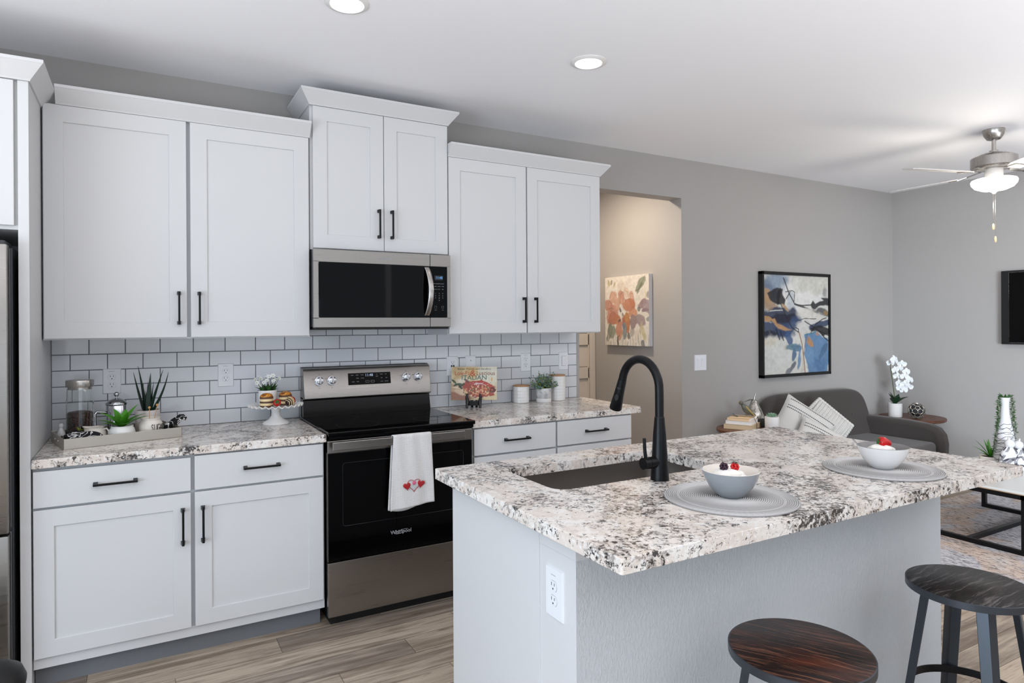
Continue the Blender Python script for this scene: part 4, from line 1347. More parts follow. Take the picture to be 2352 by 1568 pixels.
# ================================================================== STOOLS
def stool(cx, cy, label, seat_m, rot):
    t = thing('bar_stool', label, 'stool', (cx, cy, 0.0), 'round backless counter stools')
    R = 0.172
    ztop = 0.612
    MB().lathe(cx, cy, 0, [(0, ztop-0.012), (R-0.003, ztop-0.012), (R-0.003, ztop-0.001), (R-0.005, ztop), (0, ztop)], 72).xf(Matrix.Identity(4)).build('seat', seat_m, t, smooth=30)
    MB().lathe(cx, cy, 0, [(0, ztop-0.024), (R-0.006, ztop-0.024), (R, ztop-0.022), (R, ztop-0.002), (R-0.003, ztop-0.001), (R-0.003, ztop-0.012), (0, ztop-0.014)], 72).build('seat_rim', M['gunmetal'], t, smooth=30)
    for k in range(4):
        a = PI/4+k*PI/2+rot
        rad = Vector((math.cos(a), math.sin(a), 0)); tan = Vector((-math.sin(a), math.cos(a), 0))
        def P(r, z, s, o): return Vector((cx, cy, z))+rad*(r+o)+tan*s
        top, bot = (0.132, ztop-0.024), (0.222, 0.0)
        mb = MB()
        w0, w1, th = 0.025, 0.022, 0.0035
        # angle iron: two flanges meeting on the outer corner
        for sg in (-1, 1):
            vs = []
            for (r, z), wd in ((top, w0), (bot, w1)):
                for s, o in ((0, 0.0), (sg*wd, -wd*0.55), (sg*wd, -wd*0.55-th), (0, -th*1.4)):
                    vs.append(P(r, z, s, o))
            fs = [(0, 1, 2, 3), (7, 6, 5, 4), (0, 4, 5, 1), (1, 5, 6, 2), (2, 6, 7, 3), (3, 7, 4, 0)]
            mb.add(vs, fs)
        lg = mb.build('leg', M['gunmetal'], t, smooth=None)
        rr = 0.132+(0.222-0.132)*(ztop-0.024-0.262)/(ztop-0.024)
        MB().sphere(tuple(P(rr-0.001, 0.262, 0, 0)), 0.0040, nu=10, nv=6).build('screw', M['black_metal'], lg)
    rr = 0.132+0.09*(ztop-0.024-0.262)/(ztop-0.024)-0.014
    mb = MB().lathe(cx, cy, 0.262, [(rr-0.004, -0.012), (rr, -0.012), (rr, 0.012), (rr-0.004, 0.012), (rr-0.004, -0.012)], 64)
    mb.build('footrest_ring', M['black_metal'], t, smooth=30)
M['gunmetal'] = mat('gunmetal', rgb(74, 78, 84), 0.36, 0.75)
stool(1.815, -2.712, 'round stool with a reddish dark wood seat nearest the middle of the island', M['stool_wood'], 0.0)
stool(2.622, -2.716, 'round stool with a black grained seat at the far end of the island', M['stool_wood_grey'], 0.0)

# ================================================================== PLANT HELPERS
def blade_leaf(mb, base, az, length, width, lean, curl=0.0, thick=0.0, fold=0.25, n=8, tipw=0.0, wpos=0.35, twist=0.0):
    """a curved, folded leaf: lean = start angle from vertical, curl = extra bend along it"""
    d = Vector((math.cos(az), math.sin(az), 0)); s = Vector((-math.sin(az), math.cos(az), 0))
    p = Vector(base); vs = []
    for i in range(n+1):
        u = i/n
        ang = lean+curl*u
        dirv = d*math.sin(ang)+Vector((0, 0, 1))*math.cos(ang)
        nor = -d*math.cos(ang)+Vector((0, 0, 1))*math.sin(ang)
        if i: p = p+dirv*(length/n)
        wv = width*0.5*((u/wpos)**0.6 if u < wpos else (max(0, 1-(u-wpos)/(1-wpos)))**0.75)
        wv = max(wv, width*0.10 if u < 0.2 else 0.0006, tipw)
        ss = s*math.cos(twist*u)+nor*math.sin(twist*u)
        vs += [p-ss*wv+nor*fold*wv, p, p+ss*wv+nor*fold*wv, p-nor*(thick*min(1.0, 2*wv/width)+0.0003)]
    fs = []
    for i in range(n):
        a = i*4; b = a+4
        fs += [(a, a+1, b+1, b), (a+1, a+2, b+2, b+1), (a+2, a+3, b+3, b+2), (a+3, a, b, b+3)]
    fs += [(0, 3, 2, 1), (n*4, n*4+1, n*4+2, n*4+3)]
    return mb.add(vs, fs)
def oval_leaf(mb, c, d, n_, L, W):
    c = Vector(c); d = Vector(d).normalized(); n_ = Vector(n_); s = d.cross(n_).normalized(); n_ = s.cross(d)
    pts = [(0, 0), (0.25, 0.36), (0.55, 0.5), (0.85, 0.3), (1.0, 0), (0.85, -0.3), (0.55, -0.5), (0.25, -0.36)]
    vs = [c+d*(a*L)+s*(b*W)+n_*(abs(b)*W*0.3) for a, b in pts]+[c+d*0.5*L]
    return mb.add(vs, [(i, (i+1) % 8, 8) for i in range(8)])

# ================================================================== TRAY AND WHAT STANDS ON IT
def tray():
    c = (0.278, -0.285); a = math.atan2(0.11, 0.447)
    lx, ly, h = 0.462, 0.304, 0.046
    m = Matrix.Translation((c[0], c[1], 0.9145)) @ Matrix.Rotation(a, 4, 'Z')
    t = thing('serving_tray', 'rectangular galvanised metal tray on the left countertop', 'tray', (c[0], c[1], 0.9145))
    x, y = lx/2, ly/2
    mb = MB().box(-x, x, -y, y, 0, 0.003).box(-x, x, -y, -y+0.0035, 0, h, 0.001).box(-x, x, y-0.0035, y, 0, h, 0.001).box(-x, -x+0.0035, -y, y, 0, h, 0.001).box(x-0.0035, x, -y, y, 0, h, 0.001)
    mb.xf(m).build('tray_body', M['galvanised'], t, smooth=None)
    MB().box(-x+0.004, x-0.004, -y+0.004, y-0.004, 0.003, 0.0045).xf(m).build('tray_liner', M['walnut'], t, smooth=None)
    for s in (-1, 1):
        for yy in (-0.035, 0.035):
            MB().sphere((s*(x+0.001), yy, h*0.55), 0.004, nu=10, nv=6).xf(m).build('rivet', M['chrome'], t)
brushed('galvanised', rgb(196, 190, 180), 0.42, 30, (0.6, 0.6, 1))
tray()
TZ = 0.9190
def tray_things():
    # glass canister of coffee beans
    x, y = 0.131, -0.228
    t = thing('glass_canister', 'tall clear glass canister with a steel lid on the tray', 'canister', (x, y, TZ))
    R = 0.0535
    MB().lathe(x, y, TZ, [(0, 0), (R-0.003, 0), (R, 0.004), (R, 0.175), (R-0.002, 0.190), (R-0.003, 0.232), (R-0.0055, 0.232), (R-0.0045, 0.190), (R-0.0028, 0.174), (R-0.0028, 0.006), (R-0.006, 0.004), (0, 0.004)], 48).build('jar', M['glass'], t, smooth=50)
    MB().lathe(x, y, TZ, [(0, 0.270), (R+0.0005, 0.270), (R+0.0015, 0.268), (R+0.0015, 0.241), (R+0.0005, 0.239), (R-0.006, 0.239), (R-0.006, 0.228), (0, 0.228)], 48).build('lid', M['nickel'], t, smooth=40)
    mb = MB().lathe(x, y, TZ, [(0, 0.0045), (R-0.0055, 0.0060), (R-0.0035, 0.01), (R-0.0035, 0.122), (R-0.010, 0.128), (0.02, 0.132), (0, 0.130)], 48)
    b = solo(mb, 'coffee_beans', 'dark roasted coffee beans inside the glass canister', 'coffee beans', M['beans'], loc=(x, y, TZ), smooth=180)
    b['kind'] = 'stuff'
    # french press
    x, y = 0.272, -0.190
    t = thing('french_press', 'chrome coffee press behind the bright green plant on the tray', 'french press', (x, y, TZ))
    R = 0.041
    MB().lathe(x, y, TZ, [(0, 0), (R, 0), (R, 0.148), (R-0.001, 0.150), (0, 0.150)], 40).build('body', M['chrome'], t, smooth=40)
    MB().lathe(x, y, TZ, [(R+0.002, 0.143), (R+0.004, 0.146), (R+0.003, 0.152), (0.032, 0.166), (0.016, 0.174), (0.004, 0.176), (0, 0.176)], 40).build('lid', M['chrome'], t, smooth=60)
    MB().cyl((x, y, TZ+0.174), (x, y, TZ+0.186), 0.003, seg=12).build('plunger_rod', M['chrome'], t)
    MB().sphere((x, y, TZ+0.193), 0.0115).build('plunger_knob', M['chrome'], t, smooth=180)
    MB().tube([(x-0.040, y-0.018, TZ+0.112), (x-0.078, y-0.034, TZ+0.118), (x-0.084, y-0.037, TZ+0.110), (x-0.084, y-0.037, TZ+0.010)], 0.0065, 14).build('handle', M['chrome'], t, smooth=60)
    for a in (0.7, 2.3, 3.9, 5.5):
        MB().tube([(x+(R+0.002)*math.cos(a), y+(R+0.002)*math.sin(a), TZ+0.0), (x+(R+0.002)*math.cos(a), y+(R+0.002)*math.sin(a), TZ+0.145)], 0.003, 8).build('frame_strip', M['chrome'], t)
    # aloe in a stoneware pot
    x, y = 0.400, -0.185
    t = thing('potted_aloe', 'tall spiky dark aloe in a stoneware pot behind the sugar jar', 'potted plant', (x, y, TZ))
    R = 0.053
    MB().lathe(x, y, TZ, [(0, 0), (R-0.004, 0), (R, 0.006), (R, 0.110), (R-0.001, 0.1115), (R-0.006, 0.110), (R-0.006, 0.098), (0, 0.098)], 44).build('pot', M['stoneware'], t, smooth=40)
    MB().lathe(x, y, TZ, [(R-0.0065, 0.0985), (0.03, 0.101), (0, 0.103)], 32).build('soil', M['soil'], t)
    mb = MB()
    # azimuths: image right is about -30 deg, image left 150 deg
    R0 = math.radians(-30)
    for off, lean, curl, L, wd, az in ((-0.020, 0.30, -0.10, 0.200, 0.025, R0+PI), (-0.012, 0.12, 0.06, 0.228, 0.030, R0+PI), (0.010, 0.02, 0.04, 0.190, 0.034, R0-0.4), (0.014, 0.26, 0.06, 0.215, 0.027, R0), (0.022, 0.62, -0.42, 0.212, 0.026, R0), (-0.014, 0.10, 0.0, 0.140, 0.020, R0+PI+0.5), (0.0, 0.03, 0.0, 0.148, 0.019, R0+PI*0.5), (0.004, 0.05, 0.02, 0.120, 0.016, R0-PI*0.5), (-0.006, 0.1, 0.0, 0.105, 0.016, R0+PI-0.9), (0.012, 0.10, 0.0, 0.150, 0.018, R0+0.6)):
        o = Vector((math.cos(R0), math.sin(R0), 0))*off
        blade_leaf(mb, (x+o.x, y+o.y, TZ+0.098), az, L, wd, lean, curl, thick=0.004, fold=0.45, n=10, wpos=0.12)
    mb.build('leaves', M['leaf_dark'], t, smooth=60)
    # bright green succulent in the ribbed pot
    x, y = 0.298, -0.372
    t = thing('potted_succulent', 'bright green succulent in a ribbed white pot at the front of the tray', 'potted plant', (x, y, TZ))
    prof = [(0, 0), (0.030, 0), (0.036, 0.003)]
    for i in range(13):
        u = i/12
        r = 0.036+0.0165*math.sin(PI*(0.10+u*0.72))+(0.0012 if i % 2 else -0.0006)
        prof.append((r, 0.006+0.054*u))
    prof += [(0.0455, 0.066), (0.043, 0.068), (0.040, 0.066), (0.040, 0.056), (0, 0.056)]
    MB().lathe(x, y, TZ, prof, 48).build('pot', M['ceramic'], t, smooth=60)
    MB().lathe(x, y, TZ, [(0.0395, 0.0565), (0.02, 0.060), (0, 0.061)], 28).build('soil', M['soil'], t)
    mb = MB()
    rs = random.Random(4)
    for k, (az, lean, curl, L) in enumerate(((150, 0.55, 0.75, 0.125), (185, 0.75, 0.70, 0.105), (125, 0.30, 0.55, 0.105), (-30, 0.60, 0.75, 0.130), (0, 0.75, 0.7, 0.115), (25, 0.35, 0.45, 0.125), (75, 0.30, 0.6, 0.10), (-75, 0.75, 0.9, 0.095), (-110, 0.5, 0.9, 0.085), (215, 0.8, 0.8, 0.100), (-50, 0.25, 0.4, 0.085), (160, 0.12, 0.3, 0.08))):
        blade_leaf(mb, (x, y, TZ+0.055), math.radians(az), L, 0.043, lean, curl, thick=0.0015, fold=0.22, n=9, wpos=0.42)
    mb.build('leaves', M['leaf'], t, smooth=60)
    # creamer
    x, y = 0.196, -0.350
    t = thing('creamer', 'small white creamer jug beside the ribbed pot on the tray', 'jug', (x, y, TZ))
    def spout(a, r, z):
        k = max(0.0, math.cos(a-math.radians(165)))**10
        f = max(0.0, (z-0.045)/0.022)
        return r+0.016*k*min(1, f), z+0.004*k*min(1, f)
    MB().lathe(x, y, TZ, [(0, 0), (0.028, 0), (0.036, 0.006), (0.0445, 0.024), (0.043, 0.042), (0.036, 0.056), (0.034, 0.062), (0.036, 0.067), (0.034, 0.0675), (0.0315, 0.062), (0.034, 0.054), (0.040, 0.040), (0.041, 0.024), (0.030, 0.008), (0, 0.006)], 48, spout).build('body', M['ceramic_cream'], t, smooth=60)
    d = Vector((math.cos(math.radians(-25)), math.sin(math.radians(-25)), 0))
    MB().tube([tuple(Vector((x, y, TZ))+d*r+Vector((0, 0, z))) for r, z in ((0.034, 0.056), (0.048, 0.060), (0.057, 0.048), (0.055, 0.030), (0.042, 0.018))], 0.004, 10).build('handle', M['ceramic_cream'], t, smooth=60)
    # sugar jar
    x, y = 0.412, -0.330
    t = thing('sugar_jar', 'round cream jar lettered SUGAR on the tray', 'jar', (x, y, TZ))
    MB().lathe(x, y, TZ, [(0, 0), (0.040, 0), (0.045, 0.006), (0.0505, 0.028), (0.0515, 0.045), (0.049, 0.062), (0.041, 0.075), (0.0385, 0.080), (0.042, 0.086), (0.042, 0.090), (0.0395, 0.090), (0.036, 0.080), (0.046, 0.058), (0.046, 0.03), (0.03, 0.008), (0, 0.006)], 48).build('body', M['ceramic_cream'], t, smooth=60)
    # letters wrap round the belly
    word = 'SUGAR'
    a0 = math.radians(-84)
    for i, ch in enumerate(word):
        a = a0+i*0.255
        n_ = Vector((math.cos(a), math.sin(a), 0))
        text('lettering', ch, 0.044, tuple(Vector((x, y, TZ+0.047))+n_*0.0528), (-math.sin(a), math.cos(a), 0), (0, 0, 1), M['print_dark'], t, depth=0.0012, xscale=0.48)
    for lb, dx, dy, tx, ty_, hh in (('honey stick with a wooden bead standing upright in the sugar jar', -0.006, -0.004, 0.0, -0.002, 0.133), ('honey stick with a wooden bead leaning in the sugar jar', 0.002, 0.004, 0.024, 0.002, 0.142)):
        q = thing('wooden_stick', lb, 'stick', (x+dx, y+dy, TZ+0.012))
        MB().tube([(x+dx, y+dy, TZ+0.012), (x+dx+tx, y+dy+ty_, TZ+hh)], 0.0014, 8).build('stick', M['wood_ball'], q)
        MB().sphere((x+dx+tx, y+dy+ty_, TZ+hh+0.004), 0.0058, nu=14, nv=10).build('bead', M['wood_ball'], q, smooth=180)
    # patterned napkins
    def cloth_lump(name, label, pts, wid, hei, seed, loc):
        rs = random.Random(seed)
        ph = [rs.uniform(0, 6) for _ in range(6)]
        P = [Vector(p) for p in pts]
        def at(u):
            x_ = u*(len(P)-1); i = min(int(x_), len(P)-2); f = x_-i
            return P[i].lerp(P[i+1], f), (P[i+1]-P[i]).normalized()
        def fn(u, v):
            p, d = at(v)
            s = d.cross(Vector((0, 0, 1)))
            s = s.normalized() if s.length > 0.01 else Vector((1, 0, 0))
            up = s.cross(d).normalized()
            a = 2*PI*u
            e = 0.25+0.75*math.sin(PI*min(max(v, 0.03), 0.97))**0.6
            k = 1+0.16*math.sin(3*a+ph[0]+5*v)+0.10*math.sin(5*a+ph[1]-9*v)+0.08*math.sin(11*v+ph[2])
            return tuple(p+s*(wid*e*k*math.cos(a))+up*(hei*e*k*math.sin(a)))
        mb = MB().grid(fn, 32, 28, True)
        n = len(mb.v)
        mb.f.append(tuple(range(31, -1, -1))); mb.f.append(tuple(range(n-32, n)))
        solo(mb, name, label, 'napkin', M['print_bw'], loc=loc, group='black and white napkins', smooth=180)
    cloth_lump('napkin', 'black and white napkin bunched at the front left of the tray', [(0.075, -0.345, TZ+0.030), (0.115, -0.375, TZ+0.034), (0.155, -0.395, TZ+0.032), (0.205, -0.405, TZ+0.026), (0.242, -0.418, TZ+0.014)], 0.034, 0.022, 2, (0.14, -0.38, TZ))
    cloth_lump('napkin', 'black and white napkin rolled over the right rim of the tray', [(0.452, -0.268, TZ+0.018), (0.482, -0.258, TZ+0.036), (0.515, -0.246, TZ+0.052), (0.545, -0.232, TZ+0.070), (0.562, -0.226, TZ+0.060)], 0.018, 0.018, 6, (0.50, -0.25, TZ))
    # small green sprig, clear bottle
    mb = MB()
    rs = random.Random(8)
    for k in range(26):
        a = rs.uniform(0, 2*PI); r = rs.uniform(0, 0.028)
        blade_leaf(mb, (0.150+r*math.cos(a), -0.325+0.5*r*math.sin(a), TZ+0.052), a, rs.uniform(0.010, 0.02), 0.008, rs.uniform(0.2, 1.0), 0.4, n=4)
    solo(mb, 'green_sprig', 'small yellow-green sprig lying against the coffee canister', 'sprig', M['leaf_lime'], loc=(0.150, -0.330, TZ+0.040), smooth=60)
    x, y = 0.062, -0.262
    t = thing('salt_shaker', 'small frosted bottle-shaped shaker at the left end of the tray', 'shaker', (x, y, TZ))
    MB().lathe(x, y, TZ, [(0, 0), (0.017, 0), (0.018, 0.004), (0.016, 0.040), (0.009, 0.055), (0.007, 0.062), (0, 0.062)], 24).build('body', M['frosted'], t, smooth=60)
    MB().lathe(x, y, TZ, [(0.007, 0.062), (0.0095, 0.066), (0.0095, 0.076), (0.006, 0.081), (0, 0.082)], 20).build('stopper', M['frosted'], t, smooth=60)
M['leaf_lime'] = mat('lime_leaf', rgb(128, 142, 44), 0.5)
M['frosted'] = mat('frosted_glass', rgb(225, 225, 225), 0.25, trans=0.4)
tray_things()

# ================================================================== CAKE STAND
def cake_stand():
    x, y = 0.990, -0.178
    z = 0.9145
    t = thing('cake_stand', 'white pedestal cake stand with a ruffled rim beside the range', 'cake stand', (x, y, z))
    MB().lathe(x, y, z, [(0, 0), (0.066, 0), (0.068, 0.004), (0.060, 0.013), (0.036, 0.026), (0.024, 0.042), (0.021, 0.062), (0.026, 0.082), (0.030, 0.090), (0, 0.090)], 48).build('pedestal', M['ceramic'], t, smooth=60)
    def ruf(a, r, z_):
        f = max(0.0, (r-0.100)/0.038)
        return r, z_+0.0058*f*math.sin(a*26)
    MB().lathe(x, y, z, [(0, 0.088), (0.100, 0.090), (0.120, 0.092), (0.138, 0.098), (0.1385, 0.1005), (0.137, 0.102), (0.120, 0.0975), (0.100, 0.0955), (0, 0.095)], 208, ruf).build('plate', M['ceramic'], t, smooth=60)
    PZ = z+0.0957
    # flower pot
    px, py = 0.958, -0.128
    q = thing('flower_pot', 'white pot of small white flowers on the cake stand', 'potted plant', (px, py, PZ))
    R = 0.047
    MB().lathe(px, py, PZ, [(0, 0), (R-0.002, 0), (R, 0.003), (R, 0.078), (R-0.001, 0.080), (R-0.004, 0.079), (R-0.004, 0.070), (0, 0.070)], 40).build('pot', M['ceramic'], q, smooth=40)
    MB().lathe(px, py, PZ, [(R-0.0045, 0.0705), (0, 0.074)], 24).build('soil', M['soil'], q)
    lv = MB(); st = MB(); pt = MB(); ce = MB()
    rs = random.Random(12)
    for k in range(34):
        a = rs.uniform(0, 2*PI); r = rs.uniform(0.0, 0.036)
        blade_leaf(lv, (px+r*math.cos(a), py+r*math.sin(a), PZ+0.070), a+rs.uniform(-0.4, 0.4), rs.uniform(0.030, 0.052), 0.022, rs.uniform(0.1, 0.9), rs.uniform(0.2, 0.9), n=5, wpos=0.5)
    for k in range(24):
        a = rs.uniform(0, 2*PI); r = rs.uniform(0.0, 0.058); h = PZ+rs.uniform(0.108, 0.158)-0.25*max(0, r-0.03)
        if k < 8: a = math.radians(rs.uniform(120, 250)); r = rs.uniform(0.035, 0.068); h = PZ+rs.uniform(0.100, 0.150)
        c = Vector((px+r*math.cos(a), py+r*math.sin(a), h))
        st.tube([(px+0.35*r*math.cos(a), py+0.35*r*math.sin(a), PZ+0.072), tuple(c)], 0.0009, 5)
        nrm = Vector((rs.uniform(-0.8, 0.8), -1, rs.uniform(0.0, 1.0))).normalized()
        b1 = nrm.orthogonal().normalized(); b2 = nrm.cross(b1)
        for p in range(6):
            g = 2*PI*p/6+k
            d = b1*math.cos(g)+b2*math.sin(g)+nrm*0.25
            oval_leaf(pt, c, d, nrm, rs.uniform(0.012, 0.016), 0.008)
        ce.sphere(tuple(c+nrm*0.002), 0.0024, nu=8, nv=6)
    lv.build('leaves', M['leaf_mid'], q, smooth=60); st.build('stems', M['stem_green'], q); pt.build('petals', M['petal'], q, smooth=None, solid=0.0006); ce.build('flower_centres', M['yellow'], q)
    # layered cakes
    for lb, cx, cy in (('small layered cake in front of the flower pot', 0.938, -0.215), ('small layered cake right of the flower pot', 1.040, -0.170)):
        k = thing('layer_cake', lb, 'cake', (cx, cy, PZ), 'small layered cakes')
        R = 0.0335
        zz = PZ
        for nm, hh, m in (('sponge', 0.009, M['choc_mid']), ('cream_layer', 0.012, M['cream']), ('sponge', 0.010, M['choc_mid']), ('cream_layer', 0.012, M['cream']), ('sponge', 0.010, M['choc_mid'])):
            MB().lathe(cx, cy, zz, [(0, 0), (R-0.0006, 0), (R, 0.0012), (R, hh-0.0012), (R-0.0006, hh), (0, hh)], 36).build(nm, m, k, smooth=50)
            zz += hh
        mb = MB(); blob(mb, (cx, cy, zz+0.003), R-0.002, 0.0165, 5, 0.10)
        tp = mb.build('glazed_top', M['caramel_top'], k, smooth=180)
    # strawberries
    strawberry((0.982, -0.262, PZ+0.022), (-0.15, -0.85, 0.35), 0.046, 'red strawberry facing outwards at the front of the cake stand')
    strawberry((1.052, -0.232, PZ+0.024), (0.80, 0.30, 0.42), 0.052, 'chocolate dipped strawberry with pale drizzle on the cake stand', M['choc'], True)
def caramel_top():
    m = mat('caramel_top_crumb', rough=0.28)
    t = NT(m)
    n = t.noise(t.co(), 70, 3, 0.6)
    t.base(t.ramp(n, [(0.36, rgb(96, 52, 26)), (0.46, rgb(176, 102, 28)), (0.60, rgb(222, 156, 56)), (0.74, rgb(236, 190, 110))]))
    t.bump(n, 0.4, 0.002)
    M['caramel_top'] = m
caramel_top()
cake_stand()

# ================================================================== COOKBOOK ON ITS EASEL
def cookbook():
    th = math.radians(-30)
    ux = Vector((math.cos(th), math.sin(th), 0))          # to the right along the cover
    back = Vector((-math.sin(th), math.cos(th), 0))       # away from the viewer
    c = Vector((2.168, -0.150, 0.914))
    lean = math.radians(14)
    up = (Vector((0, 0, 1))*math.cos(lean)+back*math.sin(lean)).normalized()
    nout = ux.cross(up)                                   # towards the viewer
    Wd, Hd, Td = 0.284, 0.208, 0.014
    bl = c-ux*(Wd/2)+Vector((0, 0, 0.051))-back*0.012      # bottom left of the front cover
    t = thing('cookbook', 'Italian cookbook with a pasta dish on its cover propped on a black easel', 'book', tuple(c+Vector((0, 0, 0.052))))
    def P(a, b, d): return tuple(bl+ux*a+up*b-nout*d)
    def slab(a0, a1, b0, b1, d0, d1):
        q = [P(a0, b0, d0), P(a1, b0, d0), P(a1, b1, d0), P(a0, b1, d0), P(a0, b0, d1), P(a1, b0, d1), P(a1, b1, d1), P(a0, b1, d1)]
        return MB().add(q, [(0, 1, 2, 3), (4, 7, 6, 5), (0, 4, 5, 1), (1, 5, 6, 2), (2, 6, 7, 3), (3, 7, 4, 0)])
    slab(0, Wd, 0, Hd, 0, 0.0012).merge(slab(0, Wd, 0, Hd, Td-0.0012, Td)).merge(slab(0, 0.002, 0, Hd, 0, Td)).build('cover', M['book_tan'], t, smooth=None)
    slab(0.002, Wd-0.003, 0.003, Hd-0.003, 0.0012, Td-0.0012).build('pages', M['book_white'], t, smooth=None)
    cv = Canvas(170, 124, (lin(214), lin(196), lin(150)), Wd/Hd, 21)
    cv.ell(0.15, 0.9, 0.25, 0.5, 0, (196, 160, 104), 0.8, 0.9)
    cv.ell(0.45, 0.85, 0.25, 0.25, 0, (216, 170, 100), 0.8, 0.9)
    cv.ell(0.82, 0.75, 0.42, 0.45, 0, (222, 216, 196), 0.95, 0.8)
    cv.ell(0.25, 0.56, 0.22, 0.14, 0, (226, 216, 196), 0.9, 0.8)
    cv.ell(0.88, 0.60, 0.035, 0.08, 0, (224, 170, 80), 0.8, 0.8)
    cv.ell(0.03, 0.30, 0.35, 0.20, -25, (190, 150, 112), 0.95, 0.5)
    cv.ell(0.10, 0.10, 0.55, 0.16, -8, (150, 92, 66), 0.95, 0.5)
    cv.ell(0.20, 0.22, 0.22, 0.08, -20, (222, 190, 160), 0.8, 0.7)
    cv.poly([(0.0, 0.38), (0.12, 0.40), (0.45, 0.12), (0.62, 0.05), (0.80, 0.10), (1.0, 0.22), (1.0, 0.34), (0.70, 0.10), (0.52, 0.10), (0.30, 0.30)], (232, 206, 180), 1, 0.01)
    cv.ell(0.60, 0.335, 0.52, 0.25, -6, (170, 58, 36), 1, 0.12, 0.03)
    cv.ell(0.90, 0.30, 0.10, 0.09, -20, (90, 26, 30), 0.95, 0.3)
    rs = random.Random(3)
    for k in range(130):
        a = rs.uniform(0, 6.28); r = rs.uniform(0, 1)**0.6
        cx = 0.58+0.33*r*math.cos(a); cy = 0.27+0.16*r*math.sin(a)
        cv.ell(cx, cy, rs.uniform(0.024, 0.046), rs.uniform(0.018, 0.034), rs.uniform(0, 180), rs.choice([(226, 150, 104), (226, 164, 110), (196, 92, 58), (148, 40, 26), (236, 196, 150), (110, 84, 40)]), 0.9, 0.5, 0.005)
    cv.ell(0.60, 0.50, 0.34, 0.075, -4, (178, 44, 28), 0.95, 0.25, 0.03)
    cv.ell(0.82, 0.44, 0.14, 0.05, -22, (190, 60, 30), 0.9, 0.3, 0.03)
    cv.poly([(0.26, 0.63), (0.31, 0.64), (0.42, 0.54), (0.36, 0.51)], (110, 48, 44), 0.95, 0.01)
    for k in range(60):
        cv.ell(0.60+rs.gauss(0, 0.075), 0.475+rs.gauss(0, 0.022), 0.022, 0.006, rs.uniform(-30, 30), rs.choice([(246, 222, 214), (232, 196, 190), (250, 238, 232)]), 0.9, 0.5, 0.004)
    for a, b, an, L in ((0.06, 0.55, -40, 0.10), (0.16, 0.47, 5, 0.13), (0.24, 0.44, 30, 0.12), (0.20, 0.40, -50, 0.12), (0.12, 0.46, 20, 0.10)):
        cv.ell(a, b, L, 0.034, an, rs.choice([(28, 66, 34), (52, 92, 44), (22, 48, 32)]), 0.95, 0.35, 0.01)
    cv.build('cover_picture', t, tuple(bl+nout*0.0002), tuple(ux*Wd), tuple(up*Hd), M['cover_print'], tone=0.88, sat=0.9)
    def T(s, a, b, sz, m, xs=1.0, al='CENTER'):
        text('title_lettering', s, sz, tuple(bl+ux*a+up*b+nout*0.0012), tuple(ux), tuple(up), m, t, depth=0.0004, align=al, xscale=xs)
    T('Better Homes and Gardens', Wd*0.50, Hd*0.935, 0.0165, M['title_green'], 1.12)
    T('Low-Fat', Wd*0.07, Hd*0.800, 0.037, M['title_red'], 0.86, 'LEFT')
    T('&', Wd*0.475, Hd*0.795, 0.056, M['title_red'], 1.0)
    T('Luscious', Wd*0.545, Hd*0.800, 0.037, M['title_brown'], 0.92, 'LEFT')
    T('ITALIAN', Wd*0.50, Hd*0.665, 0.040, M['title_teal'], 1.08)
    e = thing('book_easel', 'small black wooden easel holding the cookbook', 'easel', tuple(c))
    def prof(pts, a0, a1, name):
        def f(a): return lambda y, z: tuple(c+ux*a-back*y+Vector((0, 0, z)))
        MB().prism(pts, f(a0), f(a1)).build(name, M['black_wood'], e, smooth=None, bevel=(0.0015, 2))
    for s in (-1, 1):
        a = s*0.038
        # curved front foot that rises into a lip in front of the book
        mb = MB().tube([tuple(c+ux*(a*1.08)-back*0.050+Vector((0, 0, 0.006))), tuple(c+ux*(a*1.05)-back*0.044+Vector((0, 0, 0.020))), tuple(c+ux*a-back*0.036+Vector((0, 0, 0.040))), tuple(c+ux*(a*1.05)-back*0.034+Vector((0, 0, 0.055))), tuple(c+ux*(a*1.12)-back*0.036+Vector((0, 0, 0.075))), tuple(c+ux*(a*1.0)-back*0.032+Vector((0, 0, 0.092)))], [0.0075, 0.0085, 0.012, 0.010, 0.008, 0.006], 12)
        mb.build('front_foot', M['black_wood'], e, smooth=60)
        prof([(0.034, 0.036), (0.034, 0.049), (-0.02, 0.049), (-0.02, 0.036)], a-0.008, a+0.008, 'ledge')
        prof([(-0.028, 0.0), (-0.042, 0.0), (-0.055, 0.15), (-0.045, 0.15), (-0.020, 0.045), (-0.010, 0.035)], s*0.014-0.007, s*0.014+0.007, 'back_leg')
    prof([(0.028, 0.018), (0.028, 0.046), (0.018, 0.046), (0.018, 0.018)], -0.040, 0.040, 'crossbar')
M['title_green'] = mat('title_green', rgb(30, 56, 30), 0.4)
M['title_red'] = mat('title_red', rgb(176, 70, 40), 0.4)
M['title_brown'] = mat('title_brown', rgb(122, 66, 50), 0.4)
M['title_teal'] = mat('title_teal', rgb(26, 88, 84), 0.4)
cookbook()

